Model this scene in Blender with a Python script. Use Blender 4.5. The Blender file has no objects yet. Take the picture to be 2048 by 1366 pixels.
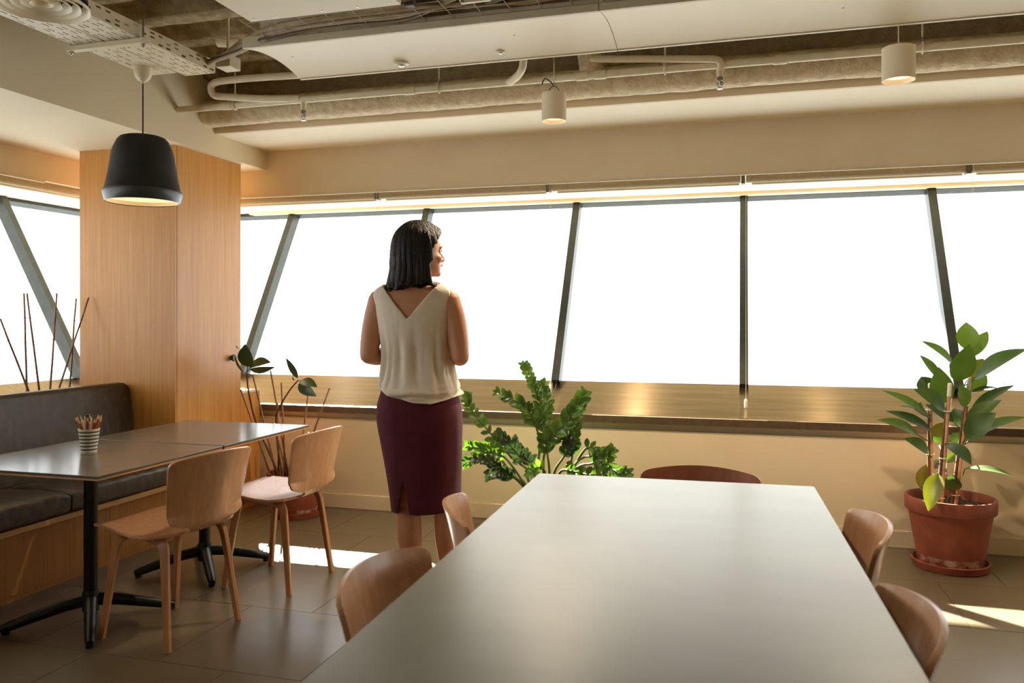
import bpy, bmesh, math, random
from mathutils import Vector, Matrix, noise
random.seed(7)
PI = math.pi
sc = bpy.context.scene
COL = sc.collection

# ------------------------------------------------------------------ camera, world, sun, exposure
H = 1.276                      # eye height
YAW = math.radians(16.0)       # camera looks 16 degrees left of +Y
CS, SN = math.cos(YAW), math.sin(YAW)
F = 1617.0                     # focal length in pixels of a 2048 wide frame
cam_d = bpy.data.cameras.new('camera')
cam = bpy.data.objects.new('camera', cam_d); COL.objects.link(cam)
cam.location = (0, 0, H); cam.rotation_euler = (PI/2, 0, YAW)
cam_d.sensor_width = 36.0; cam_d.lens = 36.0*F/2048
cam_d.shift_y = -46.0/2048
cam_d.clip_start = 0.02
cam_d.dof.use_dof = True; cam_d.dof.focus_distance = 3.6; cam_d.dof.aperture_fstop = 3.2
sc.camera = cam

world = bpy.data.worlds.new('world'); sc.world = world; world.use_nodes = True
bgn = world.node_tree.nodes['Background']
bgn.inputs['Color'].default_value = (0.97, 0.985, 1.0, 1)
bgn.inputs['Strength'].default_value = 3.6

sun_d = bpy.data.lights.new('sun', 'SUN'); sun = bpy.data.objects.new('sun', sun_d); COL.objects.link(sun)
sun_d.energy = 115.0; sun_d.color = (1.0, 0.93, 0.80); sun_d.angle = math.radians(0.8)
SUNV = Vector((0.53, -0.80, -0.62)).normalized()
sun.rotation_euler = SUNV.to_track_quat('-Z', 'Y').to_euler()
sun.location = (-1, 9, 7)

sc.view_settings.view_transform = 'Standard'; sc.view_settings.look = 'None'
sc.view_settings.gamma = 1.0; sc.view_settings.use_curve_mapping = False
sc.view_settings.exposure = 0.08
sc.cycles.max_bounces = 10; sc.cycles.diffuse_bounces = 6; sc.cycles.glossy_bounces = 4
sc.cycles.transmission_bounces = 6; sc.cycles.transparent_max_bounces = 12
sc.cycles.caustics_reflective = False; sc.cycles.caustics_refractive = False
sc.cycles.sample_clamp_indirect = 6.0
sc.cycles.use_denoising = True

def area(name, loc, rot, sx, sy, power, color=(1, .82, .58), portal=False):
    d = bpy.data.lights.new(name, 'AREA'); d.shape = 'RECTANGLE'; d.size = sx; d.size_y = sy
    d.energy = power; d.color = color
    if portal: d.cycles.is_portal = True
    o = bpy.data.objects.new(name, d); COL.objects.link(o); o.location = loc; o.rotation_euler = rot
    return o

# ------------------------------------------------------------------ helpers
def at(u, v, Y):
    t = (u-1024)/F; d = Y/(CS+t*SN)
    return Vector(((-SN+t*CS)*d, Y, H-(v-637)/F*d))

def finish(me, mat, smooth):
    if mat: me.materials.append(mat)
    if smooth:
        me.polygons.foreach_set('use_smooth', [True]*len(me.polygons))
        if smooth is not True:
            try: me.set_sharp_from_angle(angle=math.radians(smooth))
            except Exception: pass

def origin_of(o):
    p = Vector((0, 0, 0))
    while o is not None:
        p += Vector(o.location); o = o.parent
    return p

def link(name, bm, mat, parent=None, smooth=False, world_coords=True, recalc=True):
    """one mesh object; world coordinates are moved to the parent's origin or to the base centre"""
    if recalc: bmesh.ops.recalc_face_normals(bm, faces=bm.faces[:])
    if world_coords:
        if parent is not None: off = origin_of(parent)
        else:
            xs = [v.co for v in bm.verts]
            mn = [min(c[i] for c in xs) for i in range(3)]; mx = [max(c[i] for c in xs) for i in range(3)]
            off = Vector(((mn[0]+mx[0])/2, (mn[1]+mx[1])/2, mn[2]))
        for v in bm.verts: v.co -= off
    me = bpy.data.meshes.new(name); bm.to_mesh(me); bm.free()
    finish(me, mat, smooth)
    o = bpy.data.objects.new(name, me); COL.objects.link(o)
    if parent is not None: o.parent = parent
    elif world_coords: o.location = off
    return o

def tag(o, label=None, cat=None, group=None, kind=None):
    if label: o['label'] = label
    if cat: o['category'] = cat
    if group: o['group'] = group
    if kind: o['kind'] = kind
    return o

def thing(name, loc, label, cat, group=None, rz=0):
    o = bpy.data.objects.new(name, None); COL.objects.link(o); o.location = loc; o.rotation_euler = (0, 0, rz)
    o.empty_display_size = .05
    return tag(o, label, cat, group)

def struct(name, bm, mat, parent=None, smooth=False, label=None):
    o = link(name, bm, mat, parent, smooth)
    if parent is None: o['kind'] = 'structure'
    if label: o['label'] = label
    return o

def copy_tree(o, parent=None):
    c = o.copy(); COL.objects.link(c)
    if parent is not None: c.parent = parent
    for ch in list(o.children): copy_tree(ch, c)
    return c

def BM(): return bmesh.new()

def bx(bm, x0, x1, y0, y1, z0, z1, bev=0):
    r = bmesh.ops.create_cube(bm, size=1)
    for v in r['verts']:
        v.co = Vector((x0+(v.co.x+.5)*(x1-x0), y0+(v.co.y+.5)*(y1-y0), z0+(v.co.z+.5)*(z1-z0)))
    if bev:
        es = list({e for v in r['verts'] for e in v.link_edges})
        bmesh.ops.bevel(bm, geom=es, offset=bev, segments=2, affect='EDGES', profile=.5)
    return bm

def box(x0, x1, y0, y1, z0, z1, bev=0): return bx(BM(), x0, x1, y0, y1, z0, z1, bev)

def tube(bm, pts, rad, n=10, caps=True, closed=False):
    pts = [Vector(p) for p in pts]
    rs = rad if isinstance(rad, (list, tuple)) else [rad]*len(pts)
    rings = []; up = None; N = len(pts)
    for i, p in enumerate(pts):
        if closed: d = pts[(i+1) % N]-pts[i-1]
        else: d = pts[min(i+1, N-1)]-pts[max(i-1, 0)]
        if d.length < 1e-9: d = Vector((0, 0, 1))
        d.normalize()
        if up is None:
            up = Vector((0, 0, 1)) if abs(d.z) < .9 else Vector((1, 0, 0))
        up = (up-d*up.dot(d)).normalized(); side = d.cross(up)
        rings.append([bm.verts.new(p+(up*math.cos(2*PI*k/n)+side*math.sin(2*PI*k/n))*rs[i]) for k in range(n)])
    M = N if closed else N-1
    for i in range(M):
        a, b = rings[i], rings[(i+1) % N]
        for k in range(n): bm.faces.new((a[k], a[(k+1) % n], b[(k+1) % n], b[k]))
    if caps and not closed:
        bm.faces.new(rings[0]); bm.faces.new(rings[-1])
    return bm

def tb(pts, rad, n=10): return tube(BM(), pts, rad, n)

def smooth_path(pts, k=6):
    pts = [Vector(p) for p in pts]; out = []
    for i in range(len(pts)-1):
        p0 = pts[max(i-1, 0)]; p1 = pts[i]; p2 = pts[i+1]; p3 = pts[min(i+2, len(pts)-1)]
        for j in range(k):
            t = j/k
            out.append(.5*((2*p1)+(p2-p0)*t+(2*p0-5*p1+4*p2-p3)*t*t+(3*p1-p0-3*p2+p3)*t**3))
    out.append(pts[-1]); return out

def cr(keys, t):
    """catmull-rom through (t, value) keys"""
    n = len(keys)
    if t <= keys[0][0]: return keys[0][1]
    if t >= keys[-1][0]: return keys[-1][1]
    for i in range(n-1):
        if keys[i][0] <= t <= keys[i+1][0]: break
    t0, t1 = keys[i][0], keys[i+1][0]; h = t1-t0; s = (t-t0)/h
    v0, v1 = keys[i][1], keys[i+1][1]
    m0 = (v1-keys[i-1][1])/(t1-keys[i-1][0]) if i > 0 else (v1-v0)/h
    m1 = (keys[i+2][1]-v0)/(keys[i+2][0]-t0) if i+2 < n else (v1-v0)/h
    return (2*s**3-3*s*s+1)*v0+(s**3-2*s*s+s)*h*m0+(-2*s**3+3*s*s)*v1+(s**3-s*s)*h*m1

def lin(keys, t):
    if t <= keys[0][0]: return keys[0][1]
    for a, b in zip(keys, keys[1:]):
        if t <= b[0]: return a[1]+(b[1]-a[1])*(t-a[0])/(b[0]-a[0])
    return keys[-1][1]

def lathe(prof, loc, n=48, bm=None, cap0=True, cap1=True):
    bm = bm or BM(); rings = []
    for r, z in prof:
        rings.append([bm.verts.new((loc[0]+r*math.cos(2*PI*k/n), loc[1]+r*math.sin(2*PI*k/n), loc[2]+z)) for k in range(n)])
    for a, b in zip(rings, rings[1:]):
        for k in range(n): bm.faces.new((a[k], a[(k+1) % n], b[(k+1) % n], b[k]))
    if cap0: bm.faces.new(rings[0])
    if cap1: bm.faces.new(rings[-1])
    return bm

def grid_bm(fn, nu, nv, wrap=False):
    bm = BM(); vs = [[bm.verts.new(fn(i/(nu if wrap else nu-1), j/(nv-1))) for i in range(nu)] for j in range(nv)]
    for j in range(nv-1):
        for i in range(nu if wrap else nu-1):
            k = (i+1) % nu
            bm.faces.new((vs[j][i], vs[j][k], vs[j+1][k], vs[j+1][i]))
    return bm

def solidify(o, t, offset=-1, bevel=0):
    m = o.modifiers.new('solid', 'SOLIDIFY'); m.thickness = t; m.offset = offset
    if bevel:
        b = o.modifiers.new('bev', 'BEVEL'); b.width = bevel; b.segments = 2; b.limit_method = 'ANGLE'; b.angle_limit = math.radians(50)
    return o

# ------------------------------------------------------------------ materials
def srgb(r, g, b):
    f = lambda c: c/12.92 if c <= .04045 else ((c+.055)/1.055)**2.4
    return (f(r/255), f(g/255), f(b/255), 1)

def mat(name, c1, c2=None, rough=.5, scale=8, stretch=(1, 1, 1), bump=0, bscale=None, metal=0, spec=.5, detail=4,
        distort=0, coat=0, coat_rough=.1, sheen=0, rvar=0, contrast=(.35, .65), aniso=0, emit=None, estr=0, sub=0):
    m = bpy.data.materials.new(name); m.use_nodes = True; nt = m.node_tree; N = nt.nodes; L = nt.links
    b = N['Principled BSDF']; b.inputs['Roughness'].default_value = rough; b.inputs['Metallic'].default_value = metal
    b.inputs['Specular IOR Level'].default_value = spec; b.inputs['Coat Weight'].default_value = coat
    b.inputs['Coat Roughness'].default_value = coat_rough; b.inputs['Sheen Weight'].default_value = sheen
    b.inputs['Base Color'].default_value = c1
    if sub: b.inputs['Subsurface Weight'].default_value = sub; b.inputs['Subsurface Scale'].default_value = .01; b.inputs['Subsurface Radius'].default_value = (1, .35, .2)
    if emit: b.inputs['Emission Color'].default_value = emit; b.inputs['Emission Strength'].default_value = estr
    tc = N.new('ShaderNodeTexCoord'); mp = N.new('ShaderNodeMapping'); mp.inputs['Scale'].default_value = stretch
    geo = N.new('ShaderNodeNewGeometry')
    L.new(geo.outputs['Position'], mp.inputs['Vector'])
    if c2:
        n = N.new('ShaderNodeTexNoise'); n.inputs['Scale'].default_value = scale; n.inputs['Detail'].default_value = detail
        n.inputs['Distortion'].default_value = distort; L.new(mp.outputs[0], n.inputs['Vector'])
        r = N.new('ShaderNodeValToRGB'); r.color_ramp.elements[0].position = contrast[0]; r.color_ramp.elements[1].position = contrast[1]
        r.color_ramp.elements[0].color = c1; r.color_ramp.elements[1].color = c2
        L.new(n.outputs['Fac'], r.inputs['Fac']); L.new(r.outputs['Color'], b.inputs['Base Color'])
        if rvar:
            mr = N.new('ShaderNodeMapRange'); mr.inputs['To Min'].default_value = rough-rvar; mr.inputs['To Max'].default_value = rough+rvar
            L.new(n.outputs['Fac'], mr.inputs['Value']); L.new(mr.outputs[0], b.inputs['Roughness'])
    if bump:
        n2 = N.new('ShaderNodeTexNoise'); n2.inputs['Scale'].default_value = bscale or scale; n2.inputs['Detail'].default_value = 6
        L.new(mp.outputs[0], n2.inputs['Vector'])
        bp = N.new('ShaderNodeBump'); bp.inputs['Strength'].default_value = min(1, bump); bp.inputs['Distance'].default_value = .01
        L.new(n2.outputs['Fac'], bp.inputs['Height']); L.new(bp.outputs[0], b.inputs['Normal'])
    if aniso:
        b.inputs['Anisotropic'].default_value = aniso
    return m

def wood(name, ca, cb, axis='Z', rough=.45, coat=0, fine=60, obj=False):
    m = bpy.data.materials.new(name); m.use_nodes = True; nt = m.node_tree; N = nt.nodes; L = nt.links
    b = N['Principled BSDF']; b.inputs['Roughness'].default_value = rough
    b.inputs['Coat Weight'].default_value = coat; b.inputs['Coat Roughness'].default_value = .12
    geo = N.new('ShaderNodeNewGeometry'); tc = N.new('ShaderNodeTexCoord'); mp = N.new('ShaderNodeMapping')
    s = {'Z': (1, 1, .03), 'Y': (1, .03, 1), 'X': (.03, 1, 1)}[axis]; mp.inputs['Scale'].default_value = s
    L.new(tc.outputs['Object'] if obj else geo.outputs['Position'], mp.inputs['Vector'])
    n = N.new('ShaderNodeTexNoise'); n.inputs['Scale'].default_value = fine; n.inputs['Detail'].default_value = 5; n.inputs['Distortion'].default_value = .3
    n2 = N.new('ShaderNodeTexNoise'); n2.inputs['Scale'].default_value = fine*.2; n2.inputs['Detail'].default_value = 3
    L.new(mp.outputs[0], n.inputs['Vector']); L.new(mp.outputs[0], n2.inputs['Vector'])
    mx = N.new('ShaderNodeMix'); mx.data_type = 'FLOAT'; mx.inputs[0].default_value = .3
    L.new(n.outputs['Fac'], mx.inputs[2]); L.new(n2.outputs['Fac'], mx.inputs[3])
    r = N.new('ShaderNodeValToRGB'); r.color_ramp.elements[0].position = .30; r.color_ramp.elements[1].position = .70
    r.color_ramp.elements[0].color = ca; r.color_ramp.elements[1].color = cb
    L.new(mx.outputs[0], r.inputs['Fac']); L.new(r.outputs['Color'], b.inputs['Base Color'])
    bp = N.new('ShaderNodeBump'); bp.inputs['Strength'].default_value = .12; bp.inputs['Distance'].default_value = .003
    L.new(n.outputs['Fac'], bp.inputs['Height']); L.new(bp.outputs[0], b.inputs['Normal'])
    return m

def leaf_mat(name, ca, cb, transl=.35, rough=.35):
    m = bpy.data.materials.new(name); m.use_nodes = True; nt = m.node_tree; N = nt.nodes; L = nt.links
    b = N['Principled BSDF']; b.inputs['Roughness'].default_value = rough
    tc = N.new('ShaderNodeTexCoord'); n = N.new('ShaderNodeTexNoise'); n.inputs['Scale'].default_value = 14; n.inputs['Detail'].default_value = 3
    oi = N.new('ShaderNodeObjectInfo')
    L.new(tc.outputs['Object'], n.inputs['Vector'])
    ad = N.new('ShaderNodeMath'); ad.operation = 'MULTIPLY_ADD'; ad.inputs[1].default_value = .5
    L.new(oi.outputs['Random'], ad.inputs[0]); 
    ad2 = N.new('ShaderNodeMath'); ad2.operation = 'MULTIPLY'; ad2.inputs[1].default_value = .5; L.new(n.outputs['Fac'], ad2.inputs[0]); L.new(ad2.outputs[0], ad.inputs[2])
    r = N.new('ShaderNodeValToRGB'); r.color_ramp.elements[0].position = .2; r.color_ramp.elements[1].position = .85
    r.color_ramp.elements[0].color = ca; r.color_ramp.elements[1].color = cb
    L.new(ad.outputs[0], r.inputs['Fac']); L.new(r.outputs['Color'], b.inputs['Base Color'])
    t = N.new('ShaderNodeBsdfTranslucent'); g = N.new('ShaderNodeMix'); g.data_type = 'RGBA'; g.blend_type = 'MULTIPLY'; g.inputs[0].default_value = 1
    g.inputs[7].default_value = (1.25, 1.3, .6, 1); L.new(r.outputs['Color'], g.inputs[6]); L.new(g.outputs[2], t.inputs['Color'])
    mx = N.new('ShaderNodeMixShader'); mx.inputs[0].default_value = transl
    L.new(b.outputs[0], mx.inputs[1]); L.new(t.outputs[0], mx.inputs[2]); L.new(mx.outputs[0], N['Material Output'].inputs['Surface'])
    return m

def glass_mat():
    m = bpy.data.materials.new('window_glass'); m.use_nodes = True; nt = m.node_tree; N = nt.nodes; L = nt.links
    t = N.new('ShaderNodeBsdfTransparent'); t.inputs['Color'].default_value = (.96, .98, .98, 1)
    g = N.new('ShaderNodeBsdfGlossy'); g.inputs['Roughness'].default_value = .0
    lw = N.new('ShaderNodeLayerWeight'); pw = N.new('ShaderNodeMath'); pw.operation = 'POWER'; pw.inputs[1].default_value = 5
    L.new(lw.outputs['Facing'], pw.inputs[0]); fr = N.new('ShaderNodeMath'); fr.operation = 'MULTIPLY_ADD'; fr.inputs[1].default_value = .5; fr.inputs[2].default_value = .02
    L.new(pw.outputs[0], fr.inputs[0])
    mx = N.new('ShaderNodeMixShader'); L.new(fr.outputs[0], mx.inputs[0]); L.new(t.outputs[0], mx.inputs[1]); L.new(g.outputs[0], mx.inputs[2])
    L.new(mx.outputs[0], N['Material Output'].inputs['Surface'])
    return m

M = {}
M['plaster'] = mat('plaster', srgb(224, 205, 170), srgb(229, 211, 178), rough=.75, scale=3, bump=.05, bscale=60)
M['ceiling_white'] = mat('ceiling_paint', srgb(242, 229, 198), srgb(245, 233, 205), rough=.7, scale=2, bump=.04, bscale=50)
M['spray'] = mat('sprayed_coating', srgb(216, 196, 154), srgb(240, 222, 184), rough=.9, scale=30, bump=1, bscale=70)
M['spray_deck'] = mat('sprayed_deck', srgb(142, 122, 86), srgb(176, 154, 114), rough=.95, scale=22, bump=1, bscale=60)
M['spray_wall'] = mat('sprayed_wall', srgb(196, 174, 130), srgb(216, 194, 148), rough=.95, scale=25, bump=.8, bscale=90)
M['beam'] = mat('beam_paint', srgb(222, 204, 166), srgb(227, 210, 174), rough=.75, scale=2, bump=.04, bscale=50)
M['panel_white'] = mat('white_panel', srgb(240, 225, 192), srgb(243, 229, 198), rough=.55, scale=2)
M['oak'] = wood('oak_veneer', srgb(190, 128, 58), srgb(216, 158, 88), 'Z', rough=.38, fine=70)
M['oak_bench'] = wood('oak_bench_veneer', srgb(148, 94, 42), srgb(176, 120, 62), 'Z', rough=.4, fine=60)
M['oak_edge'] = wood('oak_edge', srgb(186, 140, 90), srgb(206, 160, 106), 'Y', rough=.45, fine=60)
M['chair'] = wood('chair_ply', srgb(182, 134, 98), srgb(206, 158, 120), 'Z', rough=.34, coat=.25, fine=55, obj=True)
M['chair_leg'] = wood('chair_leg_ply', srgb(170, 118, 78), srgb(198, 146, 102), 'Z', rough=.4, coat=.2, fine=70, obj=True)
M['chair_red'] = wood('chair_dark_ply', srgb(150, 86, 58), srgb(176, 104, 72), 'Z', rough=.4, coat=.15, fine=55, obj=True)
M['leather'] = mat('brown_leather', srgb(60, 50, 40), srgb(74, 62, 50), rough=.38, scale=20, bump=.25, bscale=220, rvar=.06)
M['laminate'] = mat('grey_brown_laminate', srgb(92, 82, 72), srgb(98, 88, 77), rough=.18, scale=12, rvar=.01, contrast=(.1, .9))
M['stone'] = mat('grey_stone_laminate', srgb(124, 127, 116), srgb(148, 150, 138), rough=.33, scale=2.2, detail=3, stretch=(1, 2.0, 1), contrast=(.15, .85))
M['black_metal'] = mat('black_metal', srgb(22, 22, 22), srgb(30, 30, 29), rough=.4, scale=40, metal=.3)
M['frame_metal'] = mat('window_frame_metal', srgb(46, 50, 42), srgb(56, 60, 50), rough=.4, scale=20, metal=.2)
M['steel'] = mat('steel', srgb(170, 165, 155), srgb(190, 185, 175), rough=.3, scale=30, metal=.9)
M['cream_metal'] = mat('cream_painted_metal', srgb(214, 198, 164), srgb(222, 207, 176), rough=.5, scale=10)
M['pipe'] = mat('painted_pipe', srgb(228, 212, 176), srgb(238, 224, 192), rough=.5, scale=18, bump=.05)
M['dark_void'] = mat('dark_interior', srgb(34, 28, 22), rough=.9)
M['cable'] = mat('painted_cable', srgb(150, 128, 92), srgb(176, 154, 114), rough=.6, scale=20)
M['cable_dark'] = mat('dark_cable', srgb(70, 58, 42), srgb(90, 74, 54), rough=.6, scale=20)
M['lamp_black'] = mat('lamp_shade_black', srgb(30, 30, 28), srgb(36, 36, 34), rough=.5, scale=20, spec=.4)
M['lamp_rim'] = mat('lamp_rim_grey', srgb(60, 62, 60), rough=.35)
M['lamp_inside'] = mat('lamp_inside_white', srgb(240, 225, 195), rough=.6)
M['bulb'] = mat('lamp_glow', (1, .8, .5, 1), emit=(1, .70, .38, 1), estr=1.1)
M['terra'] = mat('terracotta', srgb(128, 60, 38), srgb(152, 80, 54), rough=.7, scale=9, bump=.12, bscale=60, detail=6)
M['terra_dark'] = mat('terracotta_dark', srgb(120, 56, 38), srgb(136, 68, 46), rough=.6, scale=12, bump=.08)
M['lime'] = mat('terracotta_limescale', srgb(124, 56, 38), srgb(180, 146, 126), rough=.8, scale=16, bump=.1, detail=8, contrast=(.46, .62))
M['soil'] = mat('soil', srgb(38, 26, 18), srgb(62, 44, 30), rough=.95, scale=60, bump=1, bscale=90)
M['stick'] = mat('bamboo_stick', srgb(126, 84, 58), srgb(158, 112, 80), rough=.6, scale=20)
M['stake'] = mat('cane_stake', srgb(182, 134, 98), srgb(206, 158, 120), rough=.55, scale=20)
M['stem'] = mat('woody_stem', srgb(88, 58, 40), srgb(112, 78, 52), rough=.7, scale=30)
M['stem_green'] = mat('green_stem', srgb(62, 78, 30), srgb(86, 100, 44), rough=.5, scale=20)
M['leaf'] = leaf_mat('glossy_leaf', srgb(58, 84, 34), srgb(98, 122, 46), rough=.45)
M['leaf_dark'] = leaf_mat('dark_leaf', srgb(44, 68, 30), srgb(68, 96, 38), transl=.2, rough=.45)
M['leaf_yellow'] = leaf_mat('yellow_leaf', srgb(98, 104, 26), srgb(136, 128, 36), transl=.25)
M['leaf_zz'] = leaf_mat('small_glossy_leaf', srgb(54, 82, 34), srgb(98, 130, 48), transl=.24, rough=.22)
M['leaf_rubber'] = leaf_mat('rubber_leaf', srgb(40, 56, 38), srgb(58, 78, 44), transl=.12, rough=.3)
M['clip'] = mat('clear_clip', srgb(225, 220, 205), rough=.3)
M['skin'] = mat('skin', srgb(202, 140, 106), srgb(210, 150, 116), rough=.5, scale=12, sub=.15)
M['hair'] = mat('dark_hair', srgb(24, 19, 15), srgb(40, 30, 22), rough=.5, spec=.3, scale=50, stretch=(1, 1, .05), bump=.5, bscale=160)
M['blouse'] = mat('cream_blouse', srgb(234, 218, 195), srgb(239, 225, 204), rough=.75, scale=10, sheen=.2, bump=.06, bscale=300)
M['skirt'] = mat('burgundy_skirt', srgb(80, 10, 28), srgb(88, 14, 33), rough=.9, scale=20, sheen=.08, bump=.1, bscale=400)
M['shoe'] = mat('black_shoe', srgb(26, 22, 20), rough=.35)
M['eye'] = mat('eye_white', srgb(220, 215, 205), rough=.2)
M['lip'] = mat('lips', srgb(160, 80, 70), rough=.4)
M['bronze'] = mat('brushed_bronze', srgb(140, 122, 94), srgb(154, 135, 106), rough=.28, scale=40, stretch=(.05, 1, 1), metal=1, aniso=1)
tn = M['bronze'].node_tree
_tg = tn.nodes.new('ShaderNodeVectorMath'); _tg.operation = 'CROSS_PRODUCT'; _tg2 = tn.nodes.new('ShaderNodeVectorMath'); _tg2.operation = 'CROSS_PRODUCT'
_gg = tn.nodes.new('ShaderNodeNewGeometry'); _tg.inputs[0].default_value = (0, 0, 1); tn.links.new(_gg.outputs['Normal'], _tg.inputs[1])
tn.links.new(_gg.outputs['Normal'], _tg2.inputs[0]); tn.links.new(_tg.outputs[0], _tg2.inputs[1])
tn.links.new(_tg2.outputs[0], tn.nodes['Principled BSDF'].inputs['Tangent'])
M['bronze_dark'] = mat('dark_bronze_edge', srgb(96, 78, 58), srgb(108, 88, 66), rough=.4, scale=30, metal=.4)
M['glass'] = glass_mat()
M['blind'] = mat('roller_fabric', srgb(176, 156, 118), srgb(184, 164, 126), rough=.8, scale=60)
M['basket'] = mat('painted_wire', srgb(168, 150, 116), rough=.6)
M['piping'] = mat('blouse_piping', srgb(248, 238, 222), rough=.6)
M['bracket'] = mat('bracket_grey', srgb(120, 108, 84), rough=.4, metal=.5)
M['chain'] = mat('bead_chain', srgb(225, 218, 200), rough=.4)
M['tile'] = mat('floor_tile', srgb(98, 86, 67), srgb(108, 95, 75), rough=.28, scale=1.5, detail=2, contrast=(.15, .85))
M['grout'] = mat('grout', srgb(86, 76, 62), rough=.85)
M['cup_white'] = mat('cup_cream', srgb(212, 208, 190), rough=.5)
M['cup_grey'] = mat('cup_stripe', srgb(84, 84, 76), rough=.5)
M['white_plastic'] = mat('white_plastic', srgb(230, 222, 200), rough=.4)
# ------------------------------------------------------------------ floor
XL, XR, YB, YF = -4.15, 4.2, -4.2, 4.93
fl = struct('floor', box(XL-.2, XR+.2, YB-.2, YF+.2, -.12, -.004), M['grout'])
ts = .6; gap = .003
meshes = {}
ny = 0
Y0 = 4.93
j = 0; y1 = Y0
while y1 > YB:
    y0 = max(y1-ts, YB)
    x1 = XR+.1
    x1 = XR - ((j % 2) * ts/2)
    xs = []
    if j % 2: xs.append((x1, XR))
    while x1 > XL:
        x0 = max(x1-ts, XL); xs.append((x0, x1)); x1 = x0
    for (a, b) in xs:
        if b-a < .05: continue
        key = (round(b-a, 3), round(y1-y0, 3))
        if key not in meshes:
            t = link('tile', box(-(b-a)/2+gap/2, (b-a)/2-gap/2, -(y1-y0)/2+gap/2, (y1-y0)/2-gap/2, -.012, 0), M['tile'], None, world_coords=False)
            meshes[key] = t.data
        else:
            t = bpy.data.objects.new('tile', meshes[key]); COL.objects.link(t)
        t.parent = fl; t.location = Vector(((a+b)/2, (y0+y1)/2, random.uniform(-.0006, 0)))-fl.location
    y1 = y0; j += 1

# ------------------------------------------------------------------ far window wall
ZS = 2.15      # head soffit height
w = box(XL-.25, XR, 4.93, 5.2, 0, .60); bx(w, XL, XR, 4.96, 5.2, .60, .66)
wf = struct('wall_back', w, M['plaster'])
struct('baseboard_back', box(-3.216, XR, 4.912, 4.93, 0, .096, .003), M['plaster'])
# sloping metal sill
s = BM()
vs = [(XL, 4.90, .683), (XR, 4.90, .683), (XR, 4.93, .684), (XL, 4.93, .684), (XL-.25, 5.19, .866), (XR, 5.19, .866), (XR, 5.23, .87), (XL-.25, 5.23, .87)]
def prism_x(bm, prof, x0, x1):
    a = [bm.verts.new((x0, y, z)) for y, z in prof]; b = [bm.verts.new((x1, y, z)) for y, z in prof]
    n = len(prof)
    for i in range(n): bm.faces.new((a[i], a[(i+1) % n], b[(i+1) % n], b[i]))
    bm.faces.new(a); bm.faces.new(b); return bm
def prism_y(bm, prof, y0, y1):
    a = [bm.verts.new((x, y0, z)) for x, z in prof]; b = [bm.verts.new((x, y1, z)) for x, z in prof]
    n = len(prof)
    for i in range(n): bm.faces.new((a[i], a[(i+1) % n], b[(i+1) % n], b[i]))
    bm.faces.new(a); bm.faces.new(b); return bm
sill = thing('window_sill', (0, 5.0, .66), 'long sloping brushed bronze sill with dark edge under the far windows', 'sill')
sill['kind'] = 'structure'
k0 = -4.0
segs = [(-4.13, -3.54), (-3.54, -1.18), (-1.18, 1.18), (1.18, 3.54), (3.54, 4.18)]
for i, (a, b) in enumerate(segs):
    prof = [(4.905, .685), (4.957, .686), (5.19, .868), (5.19, .80), (4.98, .645), (4.905, .66)]
    link('panel', prism_x(BM(), prof, a+.0015, b-.0015), M['bronze'], sill)
    link('edge_strip', box(a+.001, b-.001, 4.893, 4.904, .642, .686, .001), M['bronze_dark'], sill)
# valance + soffits
struct('wall_back_1', box(-3.9, XR, 4.90, 4.94, 2.126, 2.432), M['plaster'], label='plain painted band above the far windows')
struct('ceiling_1', box(-3.17, XR, 4.352, 4.90, 2.43, 2.46), M['ceiling_white'], label='low painted ceiling strip along the window wall')
struct('trim_1', box(-3.17, XR, 4.335, 4.36, 2.428, 2.485), M['plaster'])
struct('wall_back_2', box(-3.17, XR, 4.46, 4.6, 2.46, 2.95), M['spray_wall'], label='rough sprayed wall above the pipes')
struct('ceiling_2', box(-5.13, XR, 4.94, 5.93, ZS, ZS+.05), M['ceiling_white'], label='window head lining')
struct('trim_6', box(-3.9, XR, 5.78, 5.90, 2.128, ZS), M['plaster'])
struct('trim_2', box(-5.6, XR+.3, 5.93, 6.62, ZS+.05, ZS+.14), M['ceiling_white'])
# left window wall
wl = struct('wall_left', box(-4.4, XL, YB, 4.93, 0, .60), M['plaster'])
struct('wall_left_1', box(-4.19, XL, YB, 4.9, 2.126, 2.30), M['plaster'])
struct('ceiling_3', box(-5.13, -4.19, YB, 4.939, ZS, ZS+.05), M['ceiling_white'])
struct('trim_3', box(-5.6, -5.13, YB, 6.62, ZS+.05, ZS+.14), M['ceiling_white'])
lsill = thing('window_sill', (-4.2, 0, .66), 'sloping bronze sill under the left windows behind the bench', 'sill'); lsill['kind'] = 'structure'
for i in range(4):
    prof = [(-4.12, .685), (-4.182, .686), (-4.41, .868), (-4.41, .80), (-4.20, .645), (-4.12, .66)]
    y0 = 4.9-2.36*(i+1); y1 = 4.9-2.36*i
    link('panel', prism_y(BM(), prof, max(y0, YB)+.0015, y1-.0015), M['bronze'], lsill)
# closed sides of the room
struct('wall_right', box(XR, XR+.15, YB, 5.0, 0, 2.95), M['plaster'])
struct('wall_front', box(XL-.2, XR+.2, YB-.15, YB, 0, 2.95), M['plaster'])
struct('baseboard_right', box(XR-.018, XR, YB, 4.9, 0, .096), M['plaster'])

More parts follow.
